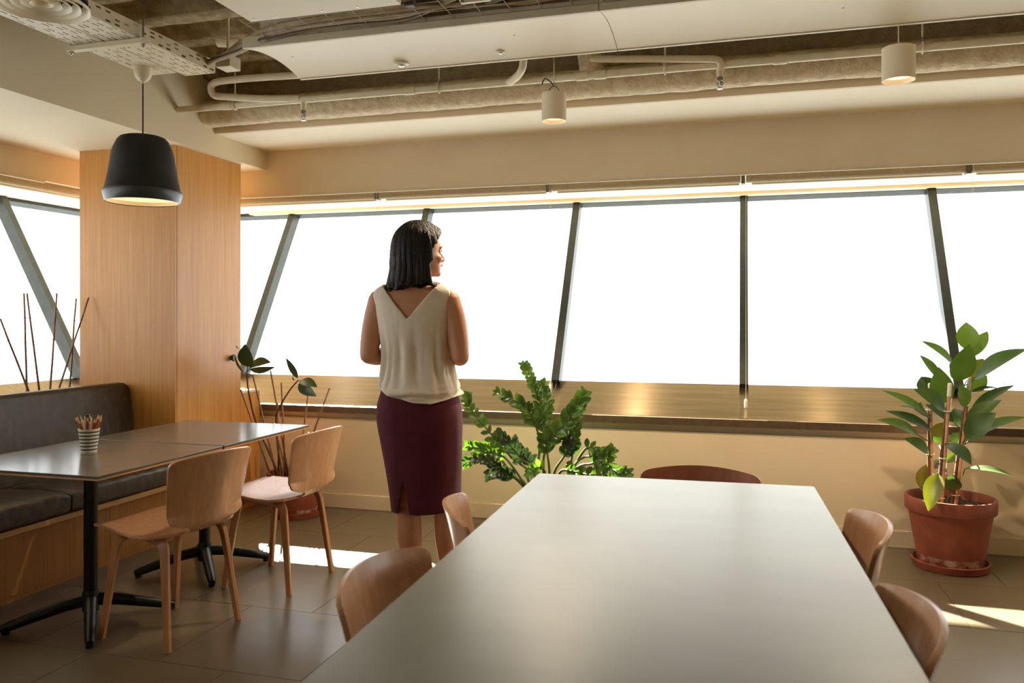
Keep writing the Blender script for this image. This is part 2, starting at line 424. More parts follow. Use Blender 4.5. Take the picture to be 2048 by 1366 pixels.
# windows: tilted frames, panes
GB = (5.2, .871); GT = (5.92, 2.145)        # (depth, height) of glass foot and head
def tilted_back(bm, x0, x1, s0, s1, t0, t1):
    """box on the tilted plane: s along the slope 0..1, t normal offset"""
    L = Vector((0, GT[0]-GB[0], GT[1]-GB[1])); n = Vector((0, L.z, -L.y)).normalized()
    B = Vector((0, GB[0], GB[1])); vv = []
    for x in (x0, x1):
        for s_, t_ in ((s0, t0), (s1, t0), (s1, t1), (s0, t1)):
            vv.append(bm.verts.new(B+L*s_+n*t_+Vector((x, 0, 0))))
    for f in ((0, 1, 2, 3), (4, 5, 6, 7), (0, 1, 5, 4), (1, 2, 6, 5), (2, 3, 7, 6), (3, 0, 4, 7)):
        bm.faces.new([vv[i] for i in f])
    return bm
def mitre(bm, sgn):
    bmesh.ops.bisect_plane(bm, geom=bm.verts[:]+bm.edges[:]+bm.faces[:], plane_co=(-4.42, 5.2, 0), plane_no=(-sgn, -sgn, 0), clear_outer=True)
    return bm
def leftify(bm):
    # the left glass wall mirrors the far one: depth Y -> -X
    for v in bm.verts:
        x, y, z = v.co; v.co = Vector((-(y-5.2)-4.42, x, z))
    return bm
nwin = 1
mull = [-5.3, -3.54, -2.36, -1.18, 0, 1.18, 2.36, 3.54, 4.18]
for a, b in zip(mull, mull[1:]):
    wr = thing('window_%d' % nwin, ((a+b)/2, 5.2, .87), None, None); del_ = None
    wr['kind'] = 'structure'; nwin += 1
    if a < -5:
        link('frame_post', tb([(-4.42, 5.2, .86), (-5.14, 5.92, 2.145)], .045, 4), M['frame_metal'], wr)
    else:
        link('frame_post', tilted_back(BM(), a-.026, a+.026, -.02, 1.02, -.065, .02), M['frame_metal'], wr)
    f = mitre(tilted_back(BM(), a+.022, b-.022, .970, 1.012, -.035, .02), 1); link('top_rail', f, M['frame_metal'], wr)
    f = mitre(tilted_back(BM(), a+.02, b-.02, 0, .985, -.004, .004), 1); link('pane', f, M['glass'], wr)
ml = [6.1, 4.537, 4.537-1.18, 4.537-2.36, 4.537-3.54, 4.537-4.72, 4.537-5.9, 4.537-7.08, YB]
for a, b in zip(ml[1:], ml):
    wr = thing('window_%d' % nwin, (-4.42, (a+b)/2, .87), None, None); wr['kind'] = 'structure'; nwin += 1
    if a < 4.5 or True:
        f = leftify(tilted_back(BM(), a-.026, a+.026, -.02, 1.02, -.065, .02)); link('frame_post', f, M['frame_metal'], wr)
    f = mitre(leftify(tilted_back(BM(), a+.022, b-.022, .970, 1.012, -.035, .02)), -1); link('top_rail', f, M['frame_metal'], wr)
    f = mitre(leftify(tilted_back(BM(), a+.02, b-.02, 0, .985, -.004, .004)), -1); link('pane', f, M['glass'], wr)

# ------------------------------------------------------------------ ceiling slab with sprayed ribs
def slab():
    prof = []
    y = YB-.1; z0 = 2.80; z1 = 2.74
    while y < 4.6:
        prof += [(y, z0), (y+.12, z0), (y+.16, z1), (y+.27, z1)]; y += .31
    n = len(prof); nx = 60
    def fn(u, v):
        i = v*(n-1)*2; k = min(int(i/2), n-2); t = i/2-k
        yy = prof[k][0]+(prof[k+1][0]-prof[k][0])*t; zz = prof[k][1]+(prof[k+1][1]-prof[k][1])*t
        x = -3.3+u*(XR+3.4)
        return Vector((x, yy, zz+.006*noise.noise(Vector((x*9, yy*12, 0)))+.004*noise.noise(Vector((x*26, yy*30, 0)))))
    bm = grid_bm(fn, 140, (n-1)*2+1)
    ex = bmesh.ops.extrude_face_region(bm, geom=bm.faces[:])
    for v in [g for g in ex['geom'] if isinstance(g, bmesh.types.BMVert)]: v.co.z = 3.0
    return bm
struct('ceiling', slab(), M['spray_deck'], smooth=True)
struct('ceiling_4', box(XL-.25, -3.17, YB, 4.9, 2.30, 3.0), M['beam'], label='deep painted ceiling beam over the bench')
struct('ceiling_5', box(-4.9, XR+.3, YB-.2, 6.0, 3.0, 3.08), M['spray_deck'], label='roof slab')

# ------------------------------------------------------------------ oak clad column
CX0, CX1, CY0, CY1 = -3.91, -3.216, 4.03, 4.67
colm = thing('column', ((CX0+CX1)/2, (CY0+CY1)/2, 0), 'square column clad in oak veneer between the two window walls', 'column')
g = .0015
link('core', box(CX0+.01, CX1-.01, CY0+.01, CY1-.01, 0, 2.30), M['oak'], colm)
link('veneer_panel', box(CX0, CX1-g, CY0, CY0+.012, 0, 2.30), M['oak'], colm)
link('veneer_panel', box(CX1-.012, CX1, CY0+.012+g, CY1, 0, 2.30), M['oak'], colm)
link('veneer_panel', box(CX0, CX0+.012, CY0+.012+g, CY1, 0, 2.30), M['oak'], colm)
cab = thing('infill_cabinet', ((CX0+CX1)/2, 4.79, 0), 'low oak box with white top filling the gap between column and sill', 'cabinet')
link('body', box(-4.10, CX1, CY1+.001, 4.889, 0, .775), M['oak'], cab)
link('top', box(-4.10, CX1, CY1+.001, 4.889, .776, .79), M['white_plastic'], cab)
p0 = Vector((CX1, 4.56, 1.02))
kn = link('knob', tb([p0, p0+Vector((.006, 0, 0)), p0+Vector((.026, 0, 0)), p0+Vector((.032, 0, 0))], [.012, .016, .024, .019], 20), M['frame_metal'], colm, smooth=40)
kn['label'] = 'small dark round knob on the window side'
so = thing('wall_socket', (CX1, 4.3, .3), 'small white socket low on the oak column behind the table pole', 'socket')
link('plate', box(CX1, CX1+.008, 4.18, 4.25, .37, .44, .002), M['white_plastic'], so)
link('insert', box(CX1+.008, CX1+.010, 4.195, 4.235, .385, .425), M['white_plastic'], so)

# ------------------------------------------------------------------ blinds
def blind(x0, x1, chain_len, label, axis='x', rod=True):
    Yb, Zb, R = 4.972, 2.104, .028
    def P(x, y, z): return Vector((x, y, z)) if axis == 'x' else Vector((-(y-4.972)-4.222, x, z))
    t = thing('roller_blind', P((x0+x1)/2, Yb, Zb-R), label, 'blind')
    link('fabric_roll', tb([P(x0-.008, Yb, Zb), P(x1-.018, Yb, Zb)], R, 20), M['blind'], t, smooth=40)
    link('hem_bar', tb([P(x0+.025, Yb+R+.004, Zb-.028), P(x1-.025, Yb+R+.004, Zb-.028)], .008, 8), M['cream_metal'], t, smooth=40)
    b = BM(); 
    q = [P(x1-.016, Yb-.031, Zb-.034), P(x1+.008, Yb+.03, Zb+.03)]
    bx(b, min(q[0].x, q[1].x), max(q[0].x, q[1].x), min(q[0].y, q[1].y), max(q[0].y, q[1].y), q[0].z, q[1].z, .002)
    link('bracket', b, M['bracket'], t)
    if chain_len:
        cx = x1+.012
        zt = Zb+.01; zb = zt-chain_len; pts = []
        w_ = .014
        for a in range(9):
            an = PI*a/8; pts.append(P(cx, Yb-.034-.0+(-w_*math.cos(an))+w_*0, zt+w_*math.sin(an)))
        for a in range(9):
            an = PI+PI*a/8; pts.append(P(cx, Yb-.034+(-w_*math.cos(an)), zb+w_*math.sin(an)))
        link('chain', tube(BM(), pts, .0011, 6, closed=True), M['chain'], t)
        if chain_len > 1:
            link('chain_weight', tb([P(cx, Yb-.034, zb-.035), P(cx, Yb-.034, zb-.03), P(cx, Yb-.034, zb+.012), P(cx, Yb-.034, zb+.02)], [.004, .0095, .0095, .004], 14), M['white_plastic'], t, smooth=40)
    return t
bl = [(-3.9, -2.36, .17, 'rolled-up blind over the far window beside the oak column'),
      (-2.34, -1.18, 1.27, 'rolled-up blind over the far window behind the woman'),
      (-1.16, 0.0, 1.33, 'rolled-up blind over the middle far window with chain hanging on the upright post'),
      (.02, 1.19, 1.15, 'rolled-up blind over the far window between the upright post and the big-leaf plant'),
      (1.21, 2.36, 0, 'rolled-up blind over the rightmost far window')]
for a in bl: blind(*a)
blind(2.38, 3.54, 0, 'rolled-up blind beyond the right edge of the far windows')
struct('trim_4', box(-3.9, XR, 4.895, 4.91, 2.112, 2.128, .001), M['cream_metal'])
blind(3.45, 4.5, 0, 'rolled-up blind over the left window beside the oak column', axis='y')
blind(2.27, 3.42, 0, 'rolled-up blind over the left window above the bench end', axis='y')
struct('trim_5', box(-4.155, -4.14, YB, 4.0, 2.112, 2.128, .001), M['cream_metal'])

# ------------------------------------------------------------------ things on the ceiling
# suspended white panels (arched section)
def arched_panel(x0, x1, y0, y1, zc, sag=.03, th=.018, end_curve=True):
    n = 24; prof = []
    for i in range(n+1):
        t = i/n; y = y0+(y1-y0)*t; prof.append((y, zc+sag*(1-(2*t-1)**2)))
    prof2 = [(y, z+th) for y, z in reversed(prof)]
    return prism_x(BM(), prof+prof2, x0, x1)
seam = -.53
rp = thing('radiant_panel', (-1.3, 3.3, 2.45), 'long white arched ceiling panel with round detectors, left length', 'ceiling panel', 'suspended white ceiling panels')
rp2 = thing('radiant_panel', (1.5, 3.3, 2.45), 'long white arched ceiling panel, right length with lamp shadow on it', 'ceiling panel', 'suspended white ceiling panels')
PZ = 2.45
for root, a, b in ((rp, -2.09, seam-.0015), (rp2, seam+.0015, 3.4)):
    o = link('panel_face', arched_panel(a, b, 3.065, 3.515, PZ), M['panel_white'], root, smooth=30)
    link('edge_rail', box(a, b, 3.517, 3.535, PZ-.004, PZ+.045, .002), M['cream_metal'], root)
    link('edge_rail', box(a, b, 3.045, 3.063, PZ-.004, PZ+.045, .002), M['cream_metal'], root)
    bk = box(a+.06, b-.05, 3.09, 3.49, PZ+.05, PZ+.12)
    link('back_casing', bk, M['cream_metal'], root)
    for xx in (a+.4, b-.4):
        link('hanger', tb([(xx, 3.29, PZ+.12), (xx, 3.29, 2.76)], .005, 8), M['steel'], root)
# upper left panel
up = thing('ceiling_box', (-1.55, 2.6, 2.45), 'flat white ceiling casing near the top left corner', 'ceiling panel')
link('casing', box(-1.88, -1.235, 2.0, 2.80, 2.452, 2.60, .002), M['panel_white'], up)
for x in (-1.85, -1.75, -1.55, -1.40, -1.27):
    link('rivet', lathe([(.004, 0), (.004, .003)], (x, 2.77, 2.450), 10), M['steel'], up)
for x in (-1.8, -1.3): link('hanger', tb([(x, 2.5, 2.60), (x, 2.5, 2.76)], .005, 8), M['steel'], up)
# detectors in the panel
def zpan(y):
    t = (y-3.065)/.45; return PZ+.03*(1-(2*t-1)**2)
def detector(u, v, r, label):
    # position on the panel underside
    y = 3.3
    for _ in range(6):
        p = at(u, v, y); y = CS*0+y
        # solve depth so that z equals the panel
        lo, hi = 3.07, 3.51
        for _ in range(30):
            mid = (lo+hi)/2
            if at(u, v, mid).z > zpan(mid): hi = mid
            else: lo = mid
        y = (lo+hi)/2
    p = at(u, v, y); z = zpan(y)
    t = thing('ceiling_detector', (p.x, y, z), label, 'detector')
    link('flange', lathe([(r*.7, 0.002), (r, -.06*r), (r, -.15*r), (r*.72, -.3*r), (r*.7, -.24*r)], (p.x, y, z), 32), M['white_plastic'], t, smooth=40)
    link('lens', lathe([(r*.5, -.1*r), (r*.45, -.4*r), (r*.2, -.5*r)], (p.x, y, z), 24), M['steel'], t, smooth=40)
detector(803, 127, .034, 'larger round detector set in the white ceiling panel')
detector(1001, 104, .020, 'smaller round detector beside the seam of the white ceiling panel')
detector(585, 113, .006, 'tiny screw cap near the left end of the white ceiling panel')
detector(1029, 70, .006, 'tiny screw cap by the seam of the white ceiling panel')
detector(1686, 16, .006, 'tiny screw cap far right on the white ceiling panel')

# sprayed duct and pipes
def duct(x0, x1, yc, zc, r, name, label, nx=260, na=24):
    def fn(u, v):
        x = x0+(x1-x0)*v; a = 2*PI*u
        rr = r*(1+.05*noise.noise(Vector((x*4, math.cos(a)*2, math.sin(a)*2)))+.05*noise.noise(Vector((x*22, math.cos(a)*6, math.sin(a)*6))))
        return Vector((x, yc+rr*math.cos(a), zc+rr*math.sin(a)))
    bm = grid_bm(fn, na, nx, wrap=True)
    o = link(name, bm, M['spray'], None, smooth=True); return tag(o, label, 'duct')
duct(-3.17, XR, 4.255, 2.528, .078, 'sprayed_duct', 'thick rough sprayed duct running along behind the thin ceiling pipe')
def dv(p0, p1, r, label):
    p0, p1 = Vector(p0), Vector(p1)
    def fn(u, v):
        a = 2*PI*u; c = p0.lerp(p1, v); rr = r*(1+.12*noise.noise(Vector((math.cos(a)*3, math.sin(a)*3, v*9)))+(.35*(v**6)))
        return c+Vector((math.cos(a)*rr, math.sin(a)*rr*.8, 0))
    bm = grid_bm(fn, 24, 30, wrap=True)
    return tag(link('sprayed_branch', bm, M['spray'], None, smooth=True), label, 'duct')
q = at(1160, 120, 4.05)
dv((q.x, 4.16, 2.76), (q.x+.04, 4.22, 2.56), .062, 'short rough sprayed branch dropping to the duct right of the hanging spotlight')
PY, PZp = 3.99, 2.49
def onp(u, v, Y=PY): return at(u, v, Y)
pipe = thing('sprinkler_pipe', (0, PY, PZp), 'long thin cream pipe with sprinkler fittings below the far ceiling edge', 'pipe')
link('main_run', tb([(-3.17, PY, PZp), (XR, PY, PZp)], .019, 16), M['pipe'], pipe, smooth=40)
for u in (455, 820, 1165, 1200, 1560):
    x = at(u, 200, PY).x
    link('coupling', tb([(x-.03, PY, PZp), (x+.03, PY, PZp)], .023, 16), M['pipe'], pipe, smooth=40)
def hanger(u, label):
    x = at(u, 150, PY).x
    t = thing('pipe_hanger', (x, PY, PZp), label, 'hanger', 'hangers of the long ceiling pipe')
    link('rod', tb([(x, PY, PZp+.03), (x, PY, 2.76)], .004, 8), M['pipe'], t)
    ring = [(x, PY+.024*math.cos(a*PI/8), PZp+.024*math.sin(a*PI/8)) for a in range(16)]
    link('clamp_ring', tube(BM(), ring, .0045, 8, closed=True), M['pipe'], t, smooth=True)
    link('nut', lathe([(.009, 0), (.009, .02)], (x, PY, PZp+.026), 6), M['steel'], t)
hanger(878, 'thin pipe hanger left of the hanging spotlight'); hanger(1330, 'thin pipe hanger between the two spotlights'); hanger(1845, 'thin pipe hanger right of the lit spotlight')
hanger(470, 'thin pipe hanger near the left end of the pipe')
def sprinkler(u, label):
    x = at(u, 200, PY).x
    t = link('sprinkler_head', tb([(x, PY, PZp-.015), (x, PY, PZp-.06)], [.016, .015], 14), M['pipe'], pipe, smooth=40); t['label'] = label
    link('body', lathe([(.012, -.058), (.014, -.062), (.014, -.078), (.009, -.082), (.006, -.10)], (x, PY, PZp), 14), M['steel'], t, smooth=40)
    b = BM()
    for s_ in (-1, 1): tube(b, [(x+s_*.010, PY, PZp-.078), (x+s_*.013, PY, PZp-.095), (x, PY, PZp-.112)], .0022, 6)
    link('yoke', b, M['steel'], t, smooth=True)
    link('deflector', lathe([(.016, -.114), (.016, -.117)], (x, PY, PZp), 14), M['steel'], t)
sprinkler(607, 'chrome sprinkler head near the left end of the thin pipe')
sprinkler(1440, 'chrome sprinkler head hanging between the two spotlights')
# loop at left
def px(l, r, label, n=14):
    pts = smooth_path([at(u, v, y) for u, v, y in l], 6)
    o = link('branch_pipe', tb(pts, r, n), M['pipe'], None, smooth=40); return tag(o, label, 'pipe')
px([(640, 148, 3.85), (520, 155, 3.85), (445, 162, 3.85), (426, 168, 3.87), (422, 178, 3.88), (428, 190, 3.9), (445, 193, 3.92), (520, 197, 3.95), (600, 197, 3.985)], .019, 'cream pipe bent into a U left of the long white panel')
px([(1182, 116, 3.95), (1215, 118, 3.95), (1300, 118, 3.95), (1400, 118, 3.95), (1432, 119, 3.96), (1441, 126, 3.97), (1442, 141, 3.985)], .017, 'short cream pipe running level then elbowing down above the right sprinkler')
px([(1048, 108, 3.8), (1045, 135, 3.84), (1035, 152, 3.9), (1018, 165, 3.97)], .019, 'short kinked cream pipe joining the long pipe left of the hanging spotlight')

# ------------------------------------------------------------------ perforated cable trays
def perforated(x0, x1, y0, y1, z, pitch_y=.05, nx=6, slot=(.030, .007), normal='z', flip=0):
    """plate with real slots"""
    bm = BM(); ny = int((y1-y0)/pitch_y); wx = (x1-x0)/nx; wy = (y1-y0)/ny
    def P(a, b): return (a, b, z) if normal == 'z' else (z, b, a)
    for i in range(nx):
        for j in range(ny):
            a0 = x0+i*wx; b0 = y0+j*wy; a1 = a0+wx; b1 = b0+wy
            if (i*2+j+flip) % 3 == 0 or (i+j*2) % 7 == 3:
                bm.faces.new([bm.verts.new(P(*p)) for p in ((a0, b0), (a1, b0), (a1, b1), (a0, b1))])
            else:
                ca, cb = (a0+a1)/2, (b0+b1)/2; ha, hb = min(slot[1]/2, wx*.4), min(slot[0]/2, wy*.4)
                o_ = [bm.verts.new(P(*p)) for p in ((a0, b0), (a1, b0), (a1, b1), (a0, b1))]
                n_ = [bm.verts.new(P(*p)) for p in ((ca-ha, cb-hb), (ca+ha, cb-hb), (ca+ha, cb+hb), (ca-ha, cb+hb))]
                for k in range(4): bm.faces.new((o_[k], o_[(k+1) % 4], n_[(k+1) % 4], n_[k]))
    bmesh.ops.remove_doubles(bm, verts=bm.verts, dist=1e-5)
    return bm
def tray(x0, x1, y1, label):
    t = thing('cable_tray', ((x0+x1)/2, 2.0, 2.45), label, 'cable tray', 'perforated cable trays at top left')
    y0 = -1.0; z = 2.45
    o = link('base_plate', perforated(x0+.002, x1-.002, y0, y1, z, nx=7, slot=(.034, .0065)), M['cream_metal'], t); solidify(o, .0015, 0)
    for xx in (x0, x1):
        o = link('side_flange', perforated(z, z+.055, y0, y1, xx, nx=3, slot=(.026, .008), normal='x', flip=1), M['cream_metal'], t); solidify(o, .0015, 0)
    link('lip', box(x0-.001, x0+.008, y0, y1, z+.055, z+.058), M['cream_metal'], t)
    link('lip', box(x1-.008, x1+.001, y0, y1, z+.055, z+.058), M['cream_metal'], t)
    return t
tray(-2.765, -2.603, 3.27, 'perforated cream cable tray on the left, ending above the black pendant')
tray(-2.595, -2.43, 3.325, 'perforated cream cable tray on the right, ending beside the pipes')
for u_, zz in ((0, 0),):
    tr = thing('tray_support', (-2.6, 2.83, 2.44), 'thin strut carrying the perforated trays on threaded rods', 'support')
    p0 = at(115, 91, 2.82); 
    link('channel', box(-2.80, -2.40, 2.81, 2.84, 2.425, 2.447, .001), M['cream_metal'], tr)
    for x in (-2.785, -2.415):
        link('threaded_rod', tb([(x, 2.825, 2.41), (x, 2.825, 2.76)], .004, 8), M['steel'], tr)
        link('nut', lathe([(.009, 0), (.009, .008)], (x, 2.825, 2.416), 6), M['steel'], tr)
# cables
rc = random.Random(21)
def cable(pts, r, dark=False, where='bundle'):
    o = link('cable', tb(smooth_path(pts, 6), r, 7), M['cable_dark' if dark else 'cable'], None, smooth=True)
    if where == 'bundle':
        tag(o, ('dark' if dark else 'pale')+' cable running from the perforated trays up into the wire basket', 'cable', ('dark' if dark else 'pale')+' cables leaving the perforated trays')
    else: tag(o, ('dark' if dark else 'pale')+' cable lying tangled in the wire basket above the white panel', 'cable', ('dark' if dark else 'pale')+' cables in the wire basket')
    return o
def zclamp(p, lo=2.482):
    p.z = max(p.z, lo); return p
for i in range(9):
    x = -2.575+.016*i; dz = .004*(i % 3); k = i*1.0
    ext = [at(470+2*k, 108-3.6*k, 3.20), at(520+2*k, 84-3.6*k, 3.05-.004*k), at(600, 62-2.6*k, 3.01-.012*k), at(700, 52-1.5*k, 3.0-.014*k), at(820, 60-2.2*k, 3.0-.014*k)]
    ext = [ext[0], ext[1]]+[zclamp(p) for p in ext[2:]]
    tail = []; xx = ext[-1].x+.35
    while xx < 2.6:
        tail.append(Vector((xx, 2.86+.018*i+rc.uniform(-.01, .01), 2.49+.011*(i % 4)+rc.uniform(0, .012)))); xx += .4
    cable([(x, 1.5, 2.462+dz), (x, 2.6, 2.464+dz), (x, 3.10, 2.466+dz), (x+.03, 3.27, 2.474+dz)]+ext+tail, [.0085, .010, .007][i % 3], i % 4 == 1)
tang = BM()
for i in range(34):
    xx = -2.0+rc.random()*2.4; yb_ = 2.84+rc.random()*.17; pts = [(xx-.15, yb_-.04, 2.66+rc.random()*.06), (xx, yb_, 2.56+rc.random()*.05)]
    while xx < min(2.6, pts[0][0]+3.0):
        xx += .2+rc.random()*.3; pts.append((xx, min(3.03, max(2.83, yb_+rc.uniform(-.07, .07))), 2.49+rc.random()*.10))
    if i < 9: cable(pts, [.011, .009, .014][i % 3], i % 4 == 3, 'basket')
    else: tube(tang, smooth_path(pts, 6), rc.choice([.006, .009, .012, .007]), 6)
# wire basket
wb = thing('wire_basket_tray', (0, 2.95, 2.47), 'thin wire basket tray full of tangled cables beside the white panel', 'cable tray')
o = tag(link('cable_tangle', tang, M['cable'], None, smooth=True), 'dense tangle of thin pale cables filling the wire basket', 'cables', kind='stuff')
b = BM()
for y, z in ((3.04, 2.475), (3.04, 2.525), (2.95, 2.475), (2.86, 2.475), (2.82, 2.475), (2.82, 2.525)):
    tube(b, [(-1.95, y, z), (2.8, y, z)], .0016, 5)
o = link('long_wires', b, M['basket'], wb); o['kind'] = 'stuff'
x = -1.95; b = BM()
while x < 2.8:
    tube(b, [(x, 3.04, 2.54), (x, 3.04, 2.475), (x, 2.82, 2.475), (x, 2.82, 2.54)], .0015, 5); x += .12
o = link('cross_wires', b, M['basket'], wb); o['kind'] = 'stuff'
# junction boxes
jb = thing('junction_box', (-.86, 2.85, 2.5), 'small cream junction box among the cables left of the panel seam', 'box')
c = at(945, 12, 2.86)
link('casing', box(c.x-.06, c.x+.06, 2.80, 2.90, 2.475, 2.53, .003), M['cream_metal'], jb)
link('lid_strip', box(c.x-.058, c.x+.058, 2.888, 2.904, 2.470, 2.476), M['cream_metal'], jb)
for dx in (-.05, .05): link('screw', lathe([(.006, 0), (.006, -.004)], (c.x+dx, 2.885, 2.475), 12), M['black_metal'], jb)
jb2 = tag(link('junction_box', bx(box(-2.455, -2.375, 3.36, 3.45, 2.49, 2.55, .003), -2.42, -2.41, 3.40, 3.41, 2.549, 2.76), M['cream_metal']), 'small cream box at the end of the perforated trays', 'box')
st = tag(link('duct_spigot', lathe([(.05, -.06), (.05, .06), (.045, .06), (.045, -.055)], (0, 0, 0), 24, cap0=False, cap1=False), M['pipe'], None, smooth=30, world_coords=False), 'short round duct stub above the end of the trays', 'duct')
st.location = at(458, 75, 3.7); st.rotation_euler = (0, PI/2, .3)
# support post near junction
pst = tag(link('channel_post', box(-1.235, -1.20, 2.83, 2.86, 2.46, 2.76, .001), M['cable_dark']), 'dark vertical steel channel beside the white ceiling casing', 'support')
# round diffuser
df = thing('air_diffuser', (-2.43, 2.33, 2.41), 'round ringed air diffuser in the top left corner', 'air vent')
for k, (r0, r1) in enumerate(((.158, .135), (.128, .105), (.098, .078), (.070, .050), (.043, .022))):
    link('ring', lathe([(r0, .012), (r0, .0+.004*k), (r1, .030+.004*k), (r1-.003, .030+.004*k), (r0-.004, .012)], (-2.43, 2.33, 2.395), 48, cap0=False, cap1=False), M['panel_white'], df, smooth=30)
link('collar', lathe([(.15, .030), (.15, .045), (.12, .054)], (-2.43, 2.33, 2.395), 40, cap1=True, cap0=False), M['dark_void'], df, smooth=30)
# ------------------------------------------------------------------ lamps
def pendant():
    X, Y = -2.70, 3.157
    t = thing('pendant_lamp', (X, Y, 1.82), 'large black bell-shaped pendant lamp hanging in front of the oak column', 'lamp')
    link('canopy', lathe([(.041, .0), (.041, -.008), (.039, -.03), (.033, -.048), (.020, -.062), (.010, -.067), (.004, -.075)], (X, Y, 2.449), 32), M['cream_metal'], t, smooth=40)
    link('cord', tb([(X, Y, 2.376), (X, Y, 2.13)], .0032, 8), M['lamp_black'], t)
    zb = 1.818
    prof = [(0.0, .312), (.05, .312), (.085, .306), (.100, .300), (.112, .286), (.130, .246), (.135, .225), (.150, .13), (.163, .062), (.168, .055)]
    link('shade', lathe(prof, (X, Y, zb), 64, cap0=False, cap1=False), M['lamp_black'], t, smooth=25)
    link('rim', lathe([(.168, .0545), (.173, .050), (.174, .044), (.163, .004), (.160, .0), (.157, .003)], (X, Y, zb), 64, cap0=False, cap1=False), M['lamp_rim'], t, smooth=30)
    link('inner_shade', lathe([(.157, .003), (.160, .05), (.145, .13), (.128, .225), (.09, .28), (.0, .285)], (X, Y, zb), 48, cap0=False, cap1=False), M['lamp_inside'], t, smooth=40)
    link('diffuser', lathe([(.0, .022), (.158, .022)], (X, Y, zb), 48, cap0=False, cap1=False), M['bulb'], t)
pendant()
def spot(u, v, Y, r, h, lit, label, zt):
    p = at(u, v, Y); X = p.x
    t = thing('hanging_spotlight', (X, Y, zt-h), label, 'lamp')
    link('housing', lathe([(r*.98, 0), (r, -.002), (r, -h), (r*.95, -h), (r*.93, -h+.02), (r*.80, -h+.05)], (X, Y, zt), 40, cap0=True, cap1=False), M['panel_white'], t, smooth=30)
    link('cord', tb([(X, Y, zt), (X, Y, 2.76)], .0025, 8), M['cream_metal'], t)
    link('lamp_face', lathe([(0, -h+.02), (r*.93, -h+.02)], (X, Y, zt), 32, cap0=False, cap1=False), M['bulb_dim'], t)
    d = bpy.data.lights.new('spot_bulb', 'SPOT'); d.energy = 55 if lit else 105; d.spot_size = math.radians(125); d.spot_blend = .3; d.shadow_soft_size = .03; d.color = (1, .80, .58)
    lo_ = bpy.data.objects.new('spot_bulb', d); COL.objects.link(lo_); lo_.location = (X, Y, zt-h-.002)
    if not lit:
        b = BM()
        for s_ in (-1, 1): tube(b, smooth_path([(X, Y, zt+.035), (X+s_*.012, Y-.004, zt+.03), (X+s_*.03, Y, zt+.008), (X+s_*.036, Y, zt+.001)], 4), .0018, 6)
        tube(b, smooth_path([(X, Y, zt+.035), (X-.02, Y, zt+.06), (X-.045, Y, zt+.075), (X-.06, Y, zt+.05)], 4), .003, 6)
        link('loose_wire', b, M['black_metal'], t, smooth=True)
M['bulb_dim'] = mat('spot_glow', (1, .85, .65, 1), emit=(1, .78, .55, 1), estr=1.3)
spot(1108, 180, 3.80, .0595, .135, False, 'cream cylinder spotlight with loose black wires hanging at the middle of the ceiling', 2.36)
spot(1797, 112, 3.62, .0635, .135, True, 'cream cylinder spotlight with lit face hanging at the right', 2.385)

# ------------------------------------------------------------------ bench
bn = thing('bench', (-3.3, 0, 0), 'long upholstered bench with brown leather back and seat on an oak base', 'bench')
BX = -3.08
yb0 = -3.0
edges = [4.025, 3.13, 1.9, .7, -.6, -1.9, -3.0]
for k, (b_, a_) in enumerate(zip(edges, edges[1:])):
    def fn(u, v, a_=a_, b_=b_):
        # closed profile around the cushion section, v along the bench
        y = a_+.004+(b_-a_-.008)*v; an = 2*PI*u
        hw, hh = .205, .052
        cx, cz = BX-.205, .398
        e = .28
        c_, s_ = math.cos(an), math.sin(an)
        x = cx+hw*math.copysign(abs(c_)**e, c_); z = cz+hh*math.copysign(abs(s_)**e, s_)
        endf = min(v, 1-v)*(b_-a_); sq = min(1, endf/.025)
        z = cz+(z-cz)*(0.82+.18*math.sqrt(max(0, 1-(1-sq)**2))); x = cx+(x-cx)*(0.985+.015*sq)
        if s_ > 0: z += .006*math.sin(PI*min(1, max(0, v)))+.003*noise.noise(Vector((x*14, y*14, 0)))*2
        if c_ > .6: x += .0035*noise.noise(Vector((y*30, z*20, 3)))
        return Vector((x, y, z))
    bm = grid_bm(fn, 72, 90, wrap=True)
    lo = [v for v in bm.verts if abs(v.co.y-(a_+.004)) < 1e-6]; hi = [v for v in bm.verts if abs(v.co.y-(b_-.004)) < 1e-6]
    bmesh.ops.contextual_create(bm, geom=lo); bmesh.ops.contextual_create(bm, geom=hi)
    link('seat_cushion', bm, M['leather'], bn, smooth=50)
def backpanel(y0, y1, rightend):
    def fn(u, v):
        y = y0+.002+(y1-y0-.004)*v
        prof = [(-3.50, .44), (-3.497, .55), (-3.515, .75), (-3.53, .85), (-3.535, .875), (-3.55, .893), (-3.575, .897), (-3.60, .893), (-3.615, .87), (-3.615, .44)]
        s = u*(len(prof)-1); i = min(int(s), len(prof)-2); t = s-i
        x = prof[i][0]+(prof[i+1][0]-prof[i][0])*t; z = prof[i][1]+(prof[i+1][1]-prof[i][1])*t
        if rightend:
            d = (y1-y)
            if d < .05:
                zc = .897-.05+math.sqrt(max(0, .05**2-(.05-d)**2)); z = min(z, zc)
        # upholstery seam puckers
        pk = .004*noise.noise(Vector((y*9, z*7, 1)))+.0025*noise.noise(Vector((y*28, z*16, 5)))
        if i < 4: x += pk
        return Vector((x, y, z))
    bm = grid_bm(fn, 37, 140)
    for val in (y0+.002, y1-.002):
        vs_ = [v for v in bm.verts if abs(v.co.y-val) < 1e-6]; vs_.sort(key=lambda v: v.index)
        try: bmesh.ops.contextual_create(bm, geom=[e for e in bm.edges if e.is_boundary and abs(e.verts[0].co.y-val) < 1e-6 and abs(e.verts[1].co.y-val) < 1e-6])
        except Exception: pass
    link('backrest', bm, M['leather'], bn, smooth=50)
ys = [4.02, 3.02, 1.7, .4, -.9, -2.99]
